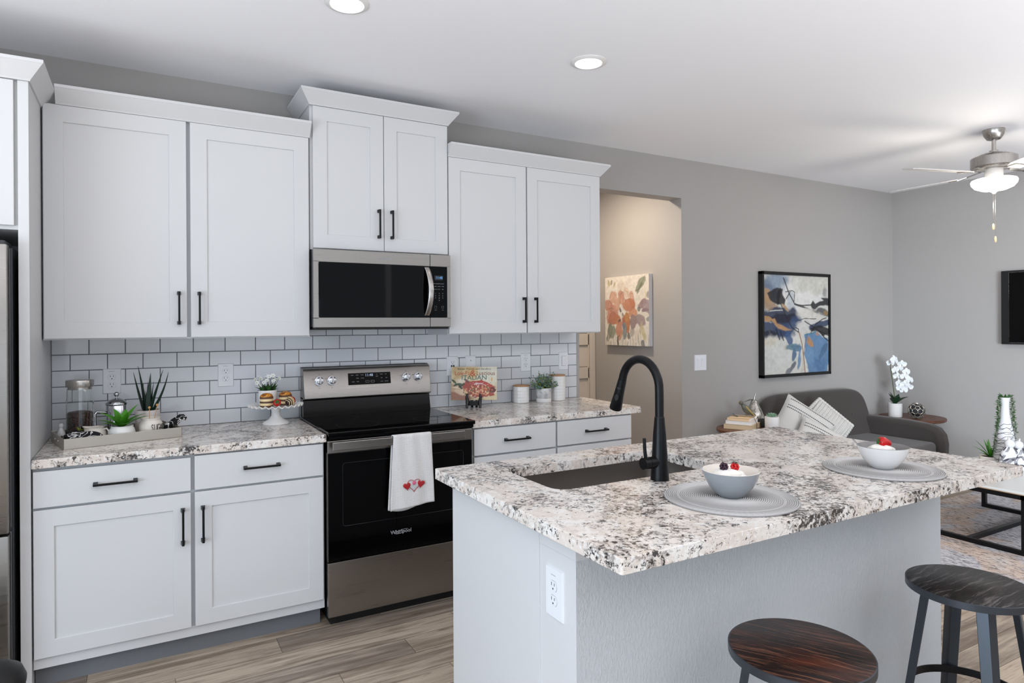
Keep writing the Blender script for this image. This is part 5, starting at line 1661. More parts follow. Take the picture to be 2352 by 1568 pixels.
# ================================================================== CANISTERS AND HERB
def canisters():
    def can(x, y, R, h, label):
        z = 0.9145
        t = thing('canister', label, 'canister', (x, y, z), 'white canisters with wooden lids')
        n = 96
        def emb(a, r, zz):
            f = 1 if 0.010 < zz < h-0.012 else 0
            return r+f*0.0011*(math.sin(a*8+zz*150)*math.sin(a*8-zz*150)), zz
        prof = [(0, 0), (R-0.003, 0), (R, 0.004)]+[(R, 0.006+(h-0.012)*i/30) for i in range(31)]+[(R-0.001, h-0.001), (R-0.004, h), (R-0.004, h-0.01), (0, h-0.01)]
        MB().lathe(x, y, z, prof, n, emb).build('body', M['ceramic'], t, smooth=60)
        MB().lathe(x, y, z, [(0, h-0.009), (R-0.0045, h-0.009), (R-0.0045, h+0.0005), (R+0.001, h+0.0005), (R+0.002, h+0.003), (R+0.001, h+0.008), (R-0.002, h+0.009), (0, h+0.009)], 48).build('lid', M['wood_lid'], t, smooth=40)
    can(2.556, -0.068, 0.0525, 0.108, 'short white canister with a wooden lid')
    can(2.838, -0.075, 0.0535, 0.165, 'tall white canister with a wooden lid')
    x, y, z = 2.700, -0.118, 0.9145
    t = thing('potted_herb', 'bushy grey-green plant in a concrete and white pot between the canisters', 'potted plant', (x, y, z))
    R = 0.051
    MB().lathe(x, y, z, [(0, 0), (R-0.002, 0), (R, 0.003), (R, 0.026)], 40).build('pot_base', M['ceramic'], t, smooth=40)
    MB().lathe(x, y, z, [(R, 0.026), (R+0.0004, 0.0265), (R+0.0004, 0.092), (R-0.001, 0.094), (R-0.005, 0.093), (R-0.005, 0.082), (0, 0.082)], 40).build('pot', M['concrete'], t, smooth=40)
    MB().lathe(x, y, z, [(R-0.0055, 0.0825), (0, 0.086)], 28).build('soil', M['soil'], t)
    rs = random.Random(5)
    l1, l2, st = MB(), MB(), MB()
    for k in range(64):
        a = rs.uniform(0, 2*PI); el = rs.uniform(0.15, 1.5)
        L = rs.uniform(0.060, 0.118)*(0.72+0.28*math.sin(el))
        d = Vector((math.cos(a)*math.cos(el), math.sin(a)*math.cos(el), math.sin(el)))
        p0 = Vector((x, y, z+0.084))+Vector((math.cos(a), math.sin(a), 0))*0.024
        p1 = p0+d*L
        if p1.y > -0.012: p1.y = -0.012
        st.tube([tuple(p0), tuple(p1)], 0.0008, 5)
        for j in range(9):
            q = p0.lerp(p1, 0.2+0.8*j/8)
            dd = Vector((rs.uniform(-1, 1), rs.uniform(-1, 1), rs.uniform(-0.3, 1)))
            if q.y > -0.03: dd.y = -abs(dd.y)
            oval_leaf(l1 if rs.random() < 0.68 else l2, q, dd, d, rs.uniform(0.011, 0.018), rs.uniform(0.007, 0.011))
    l1.build('leaves', M['leaf_grey'], t, smooth=None, solid=0.0005); l2.build('young_leaves', M['leaf_lime'], t, smooth=None, solid=0.0005); st.build('stems', M['stem_green'], t)
canisters()

# ================================================================== LIVING AREA
def framed_painting():
    x0, x1, z0, z1 = 4.938, 5.852, 0.963, 1.872
    t = thing('framed_painting', 'abstract blue, white and black painting in a black frame above the sofa', 'painting', (5.39, 0, 0.963))
    d = 0.050
    mb = MB().box(x0, x1, -d, -0.001, z1-0.026, z1, 0.002).box(x0, x1, -d, -0.001, z0, z0+0.026, 0.002).box(x0, x0+0.018, -d, -0.001, z0, z1, 0.002).box(x1-0.018, x1, -d, -0.001, z0, z1, 0.002)
    mb.build('frame', M['black_frame'], t, smooth=None)
    MB().box(x0+0.018, x1-0.018, -0.034, -0.004, z0+0.026, z1-0.026).build('canvas', M['book_white'], t, smooth=None)
    cv = Canvas(200, 230, (lin(214), lin(212), lin(204)), 0.94, 5)
    c = cv
    c.ell(0.18, 0.90, 0.25, 0.16, 20, (120, 146, 172), 0.85, 0.8, 0.06)
    c.ell(0.05, 0.80, 0.16, 0.20, 0, (92, 112, 140), 0.8, 0.8, 0.06)
    c.ell(0.60, 0.80, 0.40, 0.18, 0, (226, 224, 222), 0.9, 0.7, 0.06)
    c.ell(0.72, 0.90, 0.30, 0.10, 10, (206, 204, 192), 0.8, 0.7, 0.05)
    c.ell(0.12, 0.66, 0.14, 0.06, -60, (178, 140, 92), 0.8, 0.7, 0.08)
    c.ell(0.06, 0.78, 0.05, 0.09, 20, (186, 146, 96), 0.9, 0.5, 0.05)
    c.poly([(0.06, 0.80), (0.14, 0.86), (0.20, 0.88), (0.27, 0.86), (0.33, 0.74), (0.30, 0.70), (0.20, 0.70), (0.10, 0.74)], (34, 34, 42), 0.95, 0.04)
    c.ell(0.22, 0.78, 0.03, 0.10, -12, (22, 22, 30), 0.9, 0.5, 0.03)
    c.ell(0.40, 0.73, 0.07, 0.12, -20, (176, 190, 200), 0.7, 0.7, 0.04)
    c.ell(0.25, 0.60, 0.28, 0.09, 8, (40, 56, 88), 0.95, 0.5, 0.07)
    c.ell(0.30, 0.56, 0.24, 0.07, 4, (28, 32, 54), 0.95, 0.4, 0.05)
    c.ell(0.36, 0.48, 0.26, 0.10, 24, (44, 72, 118), 0.95, 0.5, 0.07)
    c.ell(0.12, 0.43, 0.24, 0.09, -5, (42, 64, 104), 0.95, 0.4, 0.05)
    c.ell(0.08, 0.40, 0.16, 0.04, 0, (24, 32, 54), 0.9, 0.4, 0.03)
    c.ell(0.05, 0.545, 0.07, 0.035, 0, (190, 142, 88), 0.95, 0.25, 0.05)
    c.poly([(0.10, 0.55), (0.17, 0.56), (0.20, 0.51), (0.30, 0.49), (0.42, 0.445), (0.30, 0.445), (0.22, 0.455), (0.16, 0.50)], (190, 142, 88), 0.97, 0.025)
    c.ell(0.31, 0.68, 0.07, 0.02, -30, (188, 146, 98), 0.85, 0.4, 0.04)
    c.line([(0.10, 0.635), (0.28, 0.645)], 0.008, (210, 210, 208), 0.8)
    # dark sweep on the right
    c.line([(0.30, 0.97), (0.38, 0.82), (0.47, 0.71), (0.60, 0.695), (0.74, 0.70)], 0.0085, (36, 36, 40), 0.95)
    c.line([(0.47, 0.71), (0.62, 0.675), (0.74, 0.64), (0.90, 0.60)], 0.012, (42, 42, 48), 0.9)
    c.poly([(0.72, 0.70), (0.76, 0.75), (0.80, 0.715), (0.86, 0.745), (0.92, 0.755), (0.87, 0.785), (1.0, 0.79), (1.0, 0.715), (0.86, 0.69), (0.80, 0.655), (0.75, 0.66)], (46, 48, 54), 0.97, 0.025)
    c.ell(0.95, 0.86, 0.07, 0.06, 60, (110, 112, 116), 0.6, 0.8, 0.06)
    c.ell(0.93, 0.62, 0.17, 0.05, -8, (58, 60, 70), 0.85, 0.6, 0.06)
    c.ell(0.96, 0.62, 0.035, 0.035, 0, (160, 132, 78), 0.9, 0.5, 0.03)
    c.ell(0.70, 0.58, 0.24, 0.085, -10, (214, 210, 202), 0.9, 0.6, 0.05)
    c.ell(0.66, 0.46, 0.20, 0.10, 0, (208, 206, 202), 0.9, 0.5, 0.05)
    c.ell(0.88, 0.48, 0.22, 0.045, 8, (46, 66, 100), 0.95, 0.4, 0.05)
    c.ell(0.92, 0.42, 0.20, 0.05, -6, (28, 30, 38), 0.95, 0.4, 0.05)
    # lower left pale, lower right blue
    c.ell(0.14, 0.20, 0.34, 0.22, 0, (208, 210, 204), 0.95, 0.6, 0.06)
    c.ell(0.10, 0.32, 0.14, 0.06, 10, (212, 202, 180), 0.7, 0.8, 0.06)
    c.ell(0.32, 0.26, 0.09, 0.035, 30, (176, 160, 130), 0.5, 0.8, 0.1)
    c.poly([(0.62, 0.38), (0.78, 0.40), (1.0, 0.34), (1.0, 0.0), (0.70, 0.0), (0.66, 0.06), (0.63, 0.22)], (84, 134, 180), 0.97, 0.04)
    c.ell(0.85, 0.10, 0.14, 0.08, -30, (62, 112, 160), 0.7, 0.7, 0.08)
    c.ell(0.72, 0.16, 0.06, 0.12, 10, (110, 158, 200), 0.6, 0.8, 0.08)
    c.ell(0.92, 0.22, 0.12, 0.035, 40, (60, 100, 140), 0.7, 0.5, 0.04)
    for a, b, rx, ry, an, col in ((0.37, 0.37, 0.10, 0.05, -70, (50, 84, 136)), (0.42, 0.28, 0.12, 0.035, 15, (100, 138, 160)), (0.49, 0.27, 0.08, 0.04, -10, (84, 124, 150)), (0.44, 0.20, 0.085, 0.033, 75, (70, 108, 148)), (0.53, 0.16, 0.13, 0.028, 86, (94, 138, 180)), (0.43, 0.08, 0.07, 0.03, 60, (96, 104, 114)), (0.36, 0.02, 0.07, 0.03, 30, (120, 126, 132))):
        c.ell(a, b, rx, ry, an, col, 0.92, 0.4, 0.04)
    c.ell(0.59, 0.12, 0.035, 0.16, 0, (206, 198, 184), 0.8, 0.5, 0.03)
    c.poly([(0.66, 0.33), (0.69, 0.36), (0.75, 0.30), (0.77, 0.265), (0.73, 0.26), (0.66, 0.30)], (190, 136, 80), 0.97, 0.025)
    c.ell(0.82, 0.385, 0.03, 0.02, -30, (184, 140, 120), 0.9, 0.4, 0.03)
    c.line([(0.53, 0.42), (0.57, 0.32), (0.60, 0.20), (0.625, 0.0)], 0.010, (160, 112, 74), 0.9)
    c.line([(0.66, 0.40), (0.62, 0.28), (0.61, 0.18)], 0.006, (140, 112, 92), 0.9)
    c.line([(0.62, 0.39), (0.72, 0.40), (0.80, 0.42)], 0.008, (42, 130, 160), 0.9)
    for pts, wd in (([(0.26, 0.70), (0.34, 0.58), (0.42, 0.47), (0.52, 0.42), (0.525, 0.45), (0.48, 0.465)], 0.0075), ([(0.62, 0.53), (0.72, 0.49), (0.84, 0.43), (1.0, 0.38)], 0.0075), ([(0.72, 0.41), (0.80, 0.50), (0.90, 0.55), (0.97, 0.565)], 0.007), ([(0.33, 0.83), (0.43, 0.845), (0.47, 0.83), (0.46, 0.74)], 0.0055), ([(0.19, 0.45), (0.24, 0.35)], 0.011), ([(0.25, 0.43), (0.30, 0.34)], 0.009), ([(0.48, 0.53), (0.62, 0.56), (0.80, 0.555)], 0.004), ([(0.40, 0.83), (0.34, 0.76)], 0.007), ([(0.85, 0.42), (0.95, 0.35), (1.0, 0.32)], 0.008)):
        c.line(pts, wd, (26, 26, 32), 0.92)
    cv.build('picture', t, (x0+0.018, -0.034, z0+0.026), (x1-x0-0.036, 0, 0), (0, 0, z1-z0-0.052), M['art_paint'], tone=0.82, sat=0.80)
framed_painting()

def flower_canvas():
    y0, y1, z0, z1 = 0.335, 0.918, 1.243, 1.846
    xw = 4.06; d = 0.040
    t = thing('canvas_print', 'unframed canvas print of an orange flower on the hall wall', 'painting', (xw, 0.62, z0))
    MB().box(xw-d, xw-0.001, y0, y1, z0, z1, 0.002).build('canvas', M['canvas_edge'], t, smooth=None)
    c = Canvas(160, 170, (lin(222), lin(214), lin(202)), 0.967, 9)
    def E(a, b, rx, ry, an, col, al=0.9, so=0.3, wp=0.03): c.ell(a, b, rx, ry, an, col, al, so, wp)
    E(0.10, 0.92, 0.03, 0.06, 20, (186, 176, 120)); E(0.16, 0.92, 0.025, 0.05, 0, (150, 148, 120)); E(0.24, 0.88, 0.02, 0.06, -20, (186, 176, 126))
    E(0.40, 0.86, 0.12, 0.08, -20, (214, 200, 184), 0.8); E(0.55, 0.90, 0.12, 0.10, 0, (214, 206, 198), 0.8, 0.8)
    E(0.82, 0.86, 0.15, 0.062, 42, (142, 150, 126), 0.95); E(0.80, 0.80, 0.10, 0.03, 50, (116, 126, 104), 0.8)
    E(0.92, 0.70, 0.02, 0.12, 0, (206, 198, 140), 0.7, 0.8)
    P1, P2, P3 = (198, 128, 100), (186, 104, 72), (214, 156, 128)
    E(0.20, 0.70, 0.10, 0.10, 70, P3); E(0.10, 0.58, 0.10, 0.12, 60, P1); E(0.18, 0.45, 0.17, 0.13, 70, P1); E(0.20, 0.40, 0.12, 0.10, 30, P2, 0.8)
    E(0.40, 0.68, 0.075, 0.14, 15, P1); E(0.34, 0.60, 0.12, 0.10, 0, P3, 0.9); E(0.52, 0.74, 0.06, 0.10, 35, (220, 190, 164), 0.9)
    E(0.64, 0.66, 0.06, 0.13, 10, P3); E(0.58, 0.58, 0.15, 0.10, 10, (198, 112, 62)); E(0.66, 0.46, 0.12, 0.07, 20, (206, 132, 84)); E(0.28, 0.38, 0.10, 0.08, 0, (196, 116, 70))
    E(0.52, 0.36, 0.072, 0.135, 0, (194, 126, 40), 0.97, 0.2); E(0.53, 0.26, 0.05, 0.10, 0, (200, 118, 62), 0.9); E(0.45, 0.36, 0.04, 0.12, 0, (186, 94, 50), 0.8)
    E(0.40, 0.50, 0.06, 0.10, 15, (222, 218, 212), 0.95); E(0.37, 0.52, 0.025, 0.05, 20, (92, 92, 90), 0.9); E(0.43, 0.45, 0.02, 0.03, 20, (120, 110, 104), 0.8); E(0.35, 0.36, 0.04, 0.03, 40, (84, 74, 66), 0.8, 0.6)
    E(0.33, 0.24, 0.09, 0.13, -15, (198, 122, 82)); E(0.36, 0.16, 0.05, 0.10, -30, (200, 136, 96), 0.8)
    V = (156, 132, 138)
    E(0.66, 0.34, 0.08, 0.13, -5, (150, 122, 124)); E(0.82, 0.37, 0.13, 0.085, -20, V); E(0.86, 0.60, 0.10, 0.06, 30, (150, 116, 124)); E(0.96, 0.56, 0.09, 0.10, 0, (162, 140, 148)); E(0.98, 0.70, 0.05, 0.05, 0, (150, 140, 152), 0.8); E(0.80, 0.53, 0.03, 0.04, 0, (104, 112, 104), 0.8); E(0.92, 0.51, 0.06, 0.03, 0, (146, 116, 128))
    E(0.98, 0.38, 0.05, 0.035, 0, (150, 156, 154), 0.9)
    E(0.10, 0.20, 0.06, 0.16, -20, (120, 122, 106), 0.9); E(0.17, 0.20, 0.08, 0.12, -10, (136, 144, 122), 0.9)
    E(0.46, 0.20, 0.05, 0.14, -5, (124, 136, 142), 0.9); E(0.44, 0.27, 0.035, 0.05, 0, (110, 122, 142), 0.8)
    E(0.55, 0.13, 0.045, 0.05, 0, (104, 98, 94), 0.85); E(0.64, 0.18, 0.06, 0.08, 0, (158, 144, 140), 0.7)
    E(0.90, 0.16, 0.04, 0.12, 10, (196, 180, 120), 0.8, 0.6); E(0.84, 0.25, 0.03, 0.10, -10, (190, 176, 120), 0.7, 0.6); E(0.75, 0.12, 0.08, 0.14, 0, (208, 196, 178), 0.7, 0.7)
    for k in range(26):
        a = (k+0.5)/26
        c.line([(a, 0.0), (a+0.02*math.sin(k*2.1), 0.10+0.06*math.sin(k*1.3))], 0.012, ((150, 154, 150), (190, 186, 178), (196, 182, 130), (128, 134, 130), (214, 208, 200))[k % 5], 0.75, 0.7, 0.01)
    E(0.86, 0.02, 0.045, 0.07, 0, (124, 126, 124), 0.9); E(0.30, 0.06, 0.02, 0.08, 0, (60, 58, 54), 0.8)
    for pts in ([(0.02, 0.45), (0.06, 0.58), (0.12, 0.66), (0.16, 0.60)], [(0.12, 0.70), (0.18, 0.80), (0.26, 0.72)], [(0.36, 0.60), (0.38, 0.74), (0.44, 0.78), (0.47, 0.66)], [(0.46, 0.80), (0.54, 0.76), (0.57, 0.64)], [(0.60, 0.74), (0.66, 0.74), (0.70, 0.56)], [(0.06, 0.52), (0.16, 0.55), (0.22, 0.52)], [(0.70, 0.78), (0.80, 0.80), (0.92, 0.98)], [(0.24, 0.20), (0.30, 0.12), (0.36, 0.14)]):
        c.line(pts, 0.004, (120, 78, 62), 0.7)
    # seen from the room, reading left to right runs from far (y1) to near (y0)
    c.build('picture', t, (xw-d, y1, z0), (0, -(y1-y0), 0), (0, 0, z1-z0), M['art_paint'], tone=0.92, sat=0.72)
M['canvas_edge'] = mat('canvas_edge', rgb(206, 202, 204), 0.7)
flower_canvas()

def sofa():
    x0, x1 = 4.80, 6.285
    t = thing('sofa', 'dark brown-grey two-seat sofa with rounded arms against the back wall', 'sofa', (5.54, -0.45, 0.0))
    F = M['sofa_fabric']
    # back: wide rounded shoulders, leaning slightly
    xc = (x0+x1)/2
    pts = []
    for i in range(41):
        u = -1+2*i/40
        # superellipse outline
        a = PI*(1-i/40)
        cx = math.cos(a); sx = math.sin(a)
        px = xc+(0.700)*math.copysign(abs(cx)**0.26, cx)
        pz = 0.40+(0.825-0.40)*abs(sx)**0.30
        pts.append((px, pz))
    pts = [(xc-0.70, 0.16)]+pts+[(xc+0.70, 0.16)]
    def f0(x, z): return (x, -0.045-0.05*0, z)
    def f1(x, z): return (x, -0.30+0.19*(z-0.16)/0.66, z)
    MB().prism(pts, f0, f1).build('backrest', F, t, smooth=50, bevel=(0.030, 4))
    # buttons
    for bx in (xc-0.34, xc+0.16, xc+0.43):
        z = 0.605
        MB().sphere((bx, -0.30+0.19*(z-0.16)/0.66-0.001, z), 0.013, 0.006, 0.013, nu=14, nv=8).build('button', F, t, smooth=180)
    MB().box(x0+0.05, x1-0.05, -0.80, -0.08, 0.14, 0.29).build('base', F, t, smooth=50, bevel=(0.02, 3))
    sp = [(x0+0.125, -0.14), (x1-0.125, -0.14)]
    for i in range(13):
        u = i/12
        sp.append((x1-0.125-(x1-x0-0.25)*u, -0.80-0.045*math.sin(PI*u)))
    MB().prism(sp, lambda x, y: (x, y, 0.285), lambda x, y: (x, y, 0.425)).build('seat_cushion', F, t, smooth=50, bevel=(0.035, 4))
    for s, a in ((-1, x0), (1, x1)):
        # arm: sloping top, rounded nose
        prof = [(-0.06, 0.14), (-0.06, 0.575), (-0.30, 0.580), (-0.55, 0.574), (-0.70, 0.560), (-0.775, 0.532), (-0.815, 0.48), (-0.830, 0.40), (-0.825, 0.28), (-0.80, 0.14)]
        def g(xa, splay): return lambda y, z: (xa+s*splay*max(0, -y-0.2)*0.10, y, z)
        MB().prism(prof, g(a-s*0.125, 0.55), g(a, 0.55)).build('arm', F, t, smooth=50, bevel=(0.040, 5))
    for lx in (x0+0.12, x1-0.12):
        for ly in (-0.72, -0.16):
            MB().cyl((lx, ly, 0.0), (lx, ly, 0.15), 0.014, 0.022, 16).build('leg', M['walnut'], t)
sofa()

def cushion(name, label, c, right, up, w, h, th, m, group=None, edge=None):
    t = thing(name, label, 'pillow', c, group)
    right = Vector(right).normalized(); up = Vector(up); up = (up-right*up.dot(right)).normalized()
    n = right.cross(up)
    C = Vector(c)
    def P(a, b, d): return C+right*a+up*b+n*d
    def face(s):
        def f(u, v):
            a, b = 2*u-1, 2*v-1
            k = (1-abs(a)**3.2)*(1-abs(b)**3.2)
            pin = 1-0.07*(1-abs(b)**2)*abs(a)**4
            pin2 = 1-0.07*(1-abs(a)**2)*abs(b)**4
            wr = 0.05*math.sin(7*a+3*b)*k*(abs(a)+abs(b))*0.5
            return P(a*w/2*pin, b*h/2*pin2, s*th/2*(max(k, 0)**0.55)*(1+wr))
        return f
    mb = MB().grid(face(1), 26, 26).grid(face(-1), 26, 26)
    mb.build('cover', m, t, smooth=180)
    return t, P, face(1)
cr = Vector((0.870, -0.493, 0)); Z = Vector((0, 0, 1))
def rot_pair(deg, tilt):
    """in-plane turn of the cushion, leaning back by tilt"""
    toward = Vector((-0.493, -0.870, 0))
    upv = (Z*math.cos(math.radians(tilt))-toward*math.sin(math.radians(tilt)))
    a = math.radians(deg)
    return cr*math.cos(a)+upv*math.sin(a), -cr*math.sin(a)+upv*math.cos(a)
def pillows():
    W = M['pillow_white']
    def stitches(t, f, rows, n, name='stitch_pattern'):
        mb = MB()
        for (axis, pos) in rows:
            for k in range(n):
                u = 0.06+0.88*(k+0.5)/n; du = 0.30/n
                if axis == 'v': a, b = f(u-du, pos), f(u+du, pos)
                else: a, b = f(pos, u-du), f(pos, u+du)
                mb.tube([a, b], 0.0035, 5)
        mb.build(name, M['stitch_dark'], t)
    r, u = rot_pair(-36, 22)
    t, P, f = cushion('throw_pillow', 'square white pillow with dashed grey bands at the left end of the sofa', (4.955, -0.40, 0.580), r, u, 0.44, 0.42, 0.14, W)
    stitches(t, f, [('v', 0.70), ('v', 0.755), ('v', 0.90)], 26)
    r, u = rot_pair(-34, 30)
    t, P, f = cushion('throw_pillow', 'small white pillow with two dashed lines and tassels in front of the square pillow', (4.930, -0.600, 0.520), r, u, 0.40, 0.25, 0.11, W)
    stitches(t, f, [('v', 0.62), ('v', 0.72)], 24)
    ts = MB()
    for sx, sy in ((-1, 1), (-1, -1)):
        p = P(sx*0.207, sy*0.127, 0)
        for k in range(9):
            a = 2*PI*k/9
            ts.tube([tuple(p), tuple(p+Vector((0.010*math.cos(a), 0.010*math.sin(a), -0.03))), tuple(p+Vector((0.016*math.cos(a), 0.016*math.sin(a), -0.085)))], 0.004, 6)
    ts.build('tassels', W, t, smooth=60)
    r, u = rot_pair(-46, 24)
    t, P, f = cushion('throw_pillow', 'white pillow with a scalloped ruffled edge right of the striped pillows', (5.265, -0.37, 0.565), r, u, 0.34, 0.38, 0.12, W)
    mb = MB()
    for side in (1, -1):
        for k in range(17):
            b = -0.185+0.37*k/16
            mb.sphere(tuple(P(side*(0.160+0.010*(1-(k-8)**2/64)), b, 0.0)), 0.0175, 0.0175, 0.016, nu=12, nv=8)
    for k in range(15):
        mb.sphere(tuple(P(-0.155+0.31*k/14, 0.186, 0)), 0.0175, 0.0175, 0.016, nu=12, nv=8)
    mb.build('ruffle', W, t, smooth=180)
    rb = MB()
    for k in range(12):
        pos = 0.06+0.88*k/11
        rb.tube([f(pos, v/20) for v in range(1, 20)], 0.008, 6)
    rb.build('ribs', W, t, smooth=180)
pillows()

def side_table(cx, cy, z, R, label):
    t = thing('side_table', label, 'side table', (cx, cy, 0), 'round wooden side tables')
    MB().lathe(cx, cy, 0, [(0, z-0.028), (R-0.010, z-0.028), (R, z-0.018), (R, z-0.004), (R-0.003, z), (0, z)], 64).build('table_top', M['walnut'], t, smooth=30)
    for k in range(3):
        a = 2*PI*k/3+0.5
        MB().tube([(cx+R*0.55*math.cos(a), cy+R*0.55*math.sin(a), z-0.028), (cx+R*0.85*math.cos(a), cy+R*0.85*math.sin(a), 0.0)], [0.016, 0.011], 12).build('leg', M['walnut'], t)
side_table(4.445, -0.340, 0.62, 0.258, 'round wooden side table left of the sofa holding books')
side_table(6.610, -0.345, 0.550, 0.275, 'round wooden side table in the corner holding the orchid')

def left_table_things():
    zt = 0.6205
    a = math.radians(24.5)
    c = Vector((4.425, -0.270, zt))
    bx = Vector((math.cos(a), math.sin(a), 0)); by = Vector((-math.sin(a), math.cos(a), 0))
    z = zt
    for nm, lb, hw, hd, hh, m, off in (('book', 'tan paper-wrapped book at the bottom of the tied stack', 0.122, 0.105, 0.036, M['book_tan'], 0.0), ('book', 'white book in the middle of the tied stack', 0.108, 0.092, 0.028, M['book_white'], -0.004), ('book', 'peach coloured book on top of the tied stack', 0.096, 0.082, 0.020, M['book_peach'], -0.006)):
        m4 = Matrix.Translation((c.x+off, c.y, z)) @ Matrix.Rotation(a, 4, 'Z')
        t = thing(nm, lb, 'book', (c.x+off, c.y, z), 'books tied in a stack')
        MB().box(-hw+0.003, hw-0.002, -hd+0.002, hd-0.002, 0.002, hh-0.002).xf(m4).build('pages', M['book_white'] if m != M['book_tan'] else m, t, smooth=None)
        MB().box(-hw, hw, -hd, hd, 0, 0.002).box(-hw, hw, -hd, hd, hh-0.002, hh).box(-hw, -hw+0.003, -hd, hd, 0, hh).xf(m4).build('cover', m, t, smooth=None)
        z += hh
    top = z
    m4 = Matrix.Translation((c.x, c.y, zt)) @ Matrix.Rotation(a, 4, 'Z')
    mb = MB().tube([(0.01, -0.107, 0.001), (0.01, -0.107, 0.037), (0.01, -0.094, 0.066), (0.01, -0.083, top-zt+0.0015), (0.01, 0.083, top-zt+0.0015), (0.01, 0.094, 0.066), (0.01, 0.107, 0.037), (0.01, 0.107, 0.001)], 0.0022, 6)
    mb.xf(m4)
    solo(mb, 'twine', 'thin twine tied around the stack of books', 'twine', M['twine'], loc=(c.x, c.y, zt))
    # bird
    b = Vector((4.452, -0.285, top))
    t = thing('bird_figurine', 'grey and gold glazed bird figurine perched on the stack of books', 'figurine', tuple(b))
    mb = MB()
    n = 12
    dv = -cr
    def f(u, v):
        s = v
        p = b+cr*(0.048-0.082*s)+Z*(0.022+0.075*s**1.3)
        r = 0.027*math.sin(PI*min(0.98, max(0.02, 0.12+0.72*s)))**0.9
        if s > 0.75: r *= 1-(s-0.75)*1.1
        if s < 0.25: r *= 0.45+s*2.2
        ax = (-cr*0.74+Z*0.67).normalized(); q1 = Vector((0.493, 0.870, 0)); q2 = q1.cross(ax)
        return tuple(p+q1*(r*0.85*math.cos(2*PI*u))+q2*(r*math.sin(2*PI*u)))
    mb.grid(f, 18, 16, True)
    o = 0
    mb.f.append(tuple(range(17, -1, -1))); mb.f.append(tuple(range(15*18, 16*18)))
    mb.build('body', M['bird'], t, smooth=180)
    MB().sphere(tuple(b-cr*0.040+Z*0.108), 0.0165).build('head', M['bird'], t, smooth=180)
    MB().cyl(tuple(b-cr*0.052+Z*0.111), tuple(b-cr*0.070+Z*0.116), 0.005, 0.0008, 10).build('beak', M['bird_gold'], t)
    toward = Vector((-0.493, -0.870, 0))
    mb = MB()
    for k in range(3):
        mb.tube([tuple(b-cr*(0.010-0.012*k)+Z*(0.083-0.014*k)+toward*0.024), tuple(b+cr*(0.018+0.012*k)+Z*(0.050-0.012*k)+toward*0.022), tuple(b+cr*(0.052+0.006*k)+Z*(0.016-0.004*k)+toward*0.008)], [0.006, 0.0075, 0.003], 8)
    mb.build('wing', M['bird_gold'], t, smooth=60)
    MB().tube([tuple(b+cr*0.028+Z*0.030), tuple(b+cr*0.060+Z*0.018), tuple(b+cr*0.075+Z*0.010)], [0.012, 0.009, 0.004], 10).build('tail', M['bird'], t, smooth=60)
    MB().tube([tuple(b-cr*0.065+Z*0.004), tuple(b-cr*0.090+Z*0.010), tuple(b-cr*0.105+Z*0.028)], [0.006, 0.005, 0.003], 8).build('twig', M['bird'], t, smooth=60)
    # glass pear
    px, py = 4.615, -0.225
    t = thing('glass_pear', 'large smoky glass pear ornament behind the books', 'ornament', (px, py, zt))
    R = 0.078
    MB().lathe(px, py, zt, [(0, 0), (0.040, 0), (0.062, 0.010), (R, 0.045), (0.074, 0.080), (0.056, 0.120), (0.036, 0.160), (0.026, 0.188), (0.018, 0.200), (0, 0.203)], 40).build('body', M['mercury'], t, smooth=180)
    MB().tube([(px, py, zt+0.200), tuple(Vector((px, py, zt+0.225))+cr*0.004), tuple(Vector((px, py, zt+0.252))+cr*0.012)], [0.007, 0.0055, 0.0065], 12).build('stem', M['mercury'], t, smooth=60)
    q = MB(); blade_leaf(q, tuple(Vector((px, py, zt+0.205))-cr*0.006), math.atan2(0.493, -0.870), 0.085, 0.022, 1.75, 0.2, thick=0.003)
    q.build('leaf', M['bird'], t, smooth=60)
    # dark cup
    x, y = 4.592, -0.335
    t = thing('candle_cup', 'small dark metal cup between the books and the succulent', 'candle holder', (x, y, zt))
    MB().lathe(x, y, zt, [(0, 0), (0.020, 0), (0.022, 0.003), (0.022, 0.062), (0.0205, 0.062), (0.019, 0.012), (0, 0.010)], 24).build('cup', M['dark_steel'], t, smooth=40)
    # succulent
    x, y = 4.535, -0.455
    t = thing('potted_rosette', 'small pale green rosette succulent in a white square-sided pot on the left side table', 'potted plant', (x, y, zt))
    t['label'] = 'small pale green rosette succulent in a plain white pot on the left side table'
    MB().lathe(x, y, zt, [(0, 0), (0.047, 0), (0.050, 0.004), (0.052, 0.098), (0.050, 0.100), (0.047, 0.098), (0.046, 0.088), (0, 0.088)], 36).build('pot', M['ceramic'], t, smooth=40)
    mb = MB()
    for ring_, (n_, lean, L, wd) in enumerate(((4, 0.15, 0.030, 0.016), (6, 0.5, 0.038, 0.020), (8, 0.85, 0.046, 0.022), (9, 1.2, 0.052, 0.022))):
        for k in range(n_):
            blade_leaf(mb, (x, y, zt+0.092), 2*PI*k/n_+ring_*0.4, L, wd, lean, -0.25, thick=0.004, fold=0.2, n=6, wpos=0.6)
    mb.build('leaves', M['leaf_sage'], t, smooth=60)
def mercury():
    m = mat('mercury_glass', rgb(176, 172, 164), 0.12, 0.75)
    t = NT(m)
    n = t.noise(t.co(), 40, 4, 0.7)
    t.base(t.ramp(n, [(0.35, rgb(120, 116, 108)), (0.55, rgb(190, 186, 178)), (0.75, rgb(226, 222, 214))]))
    M['mercury'] = m
mercury()
left_table_things()

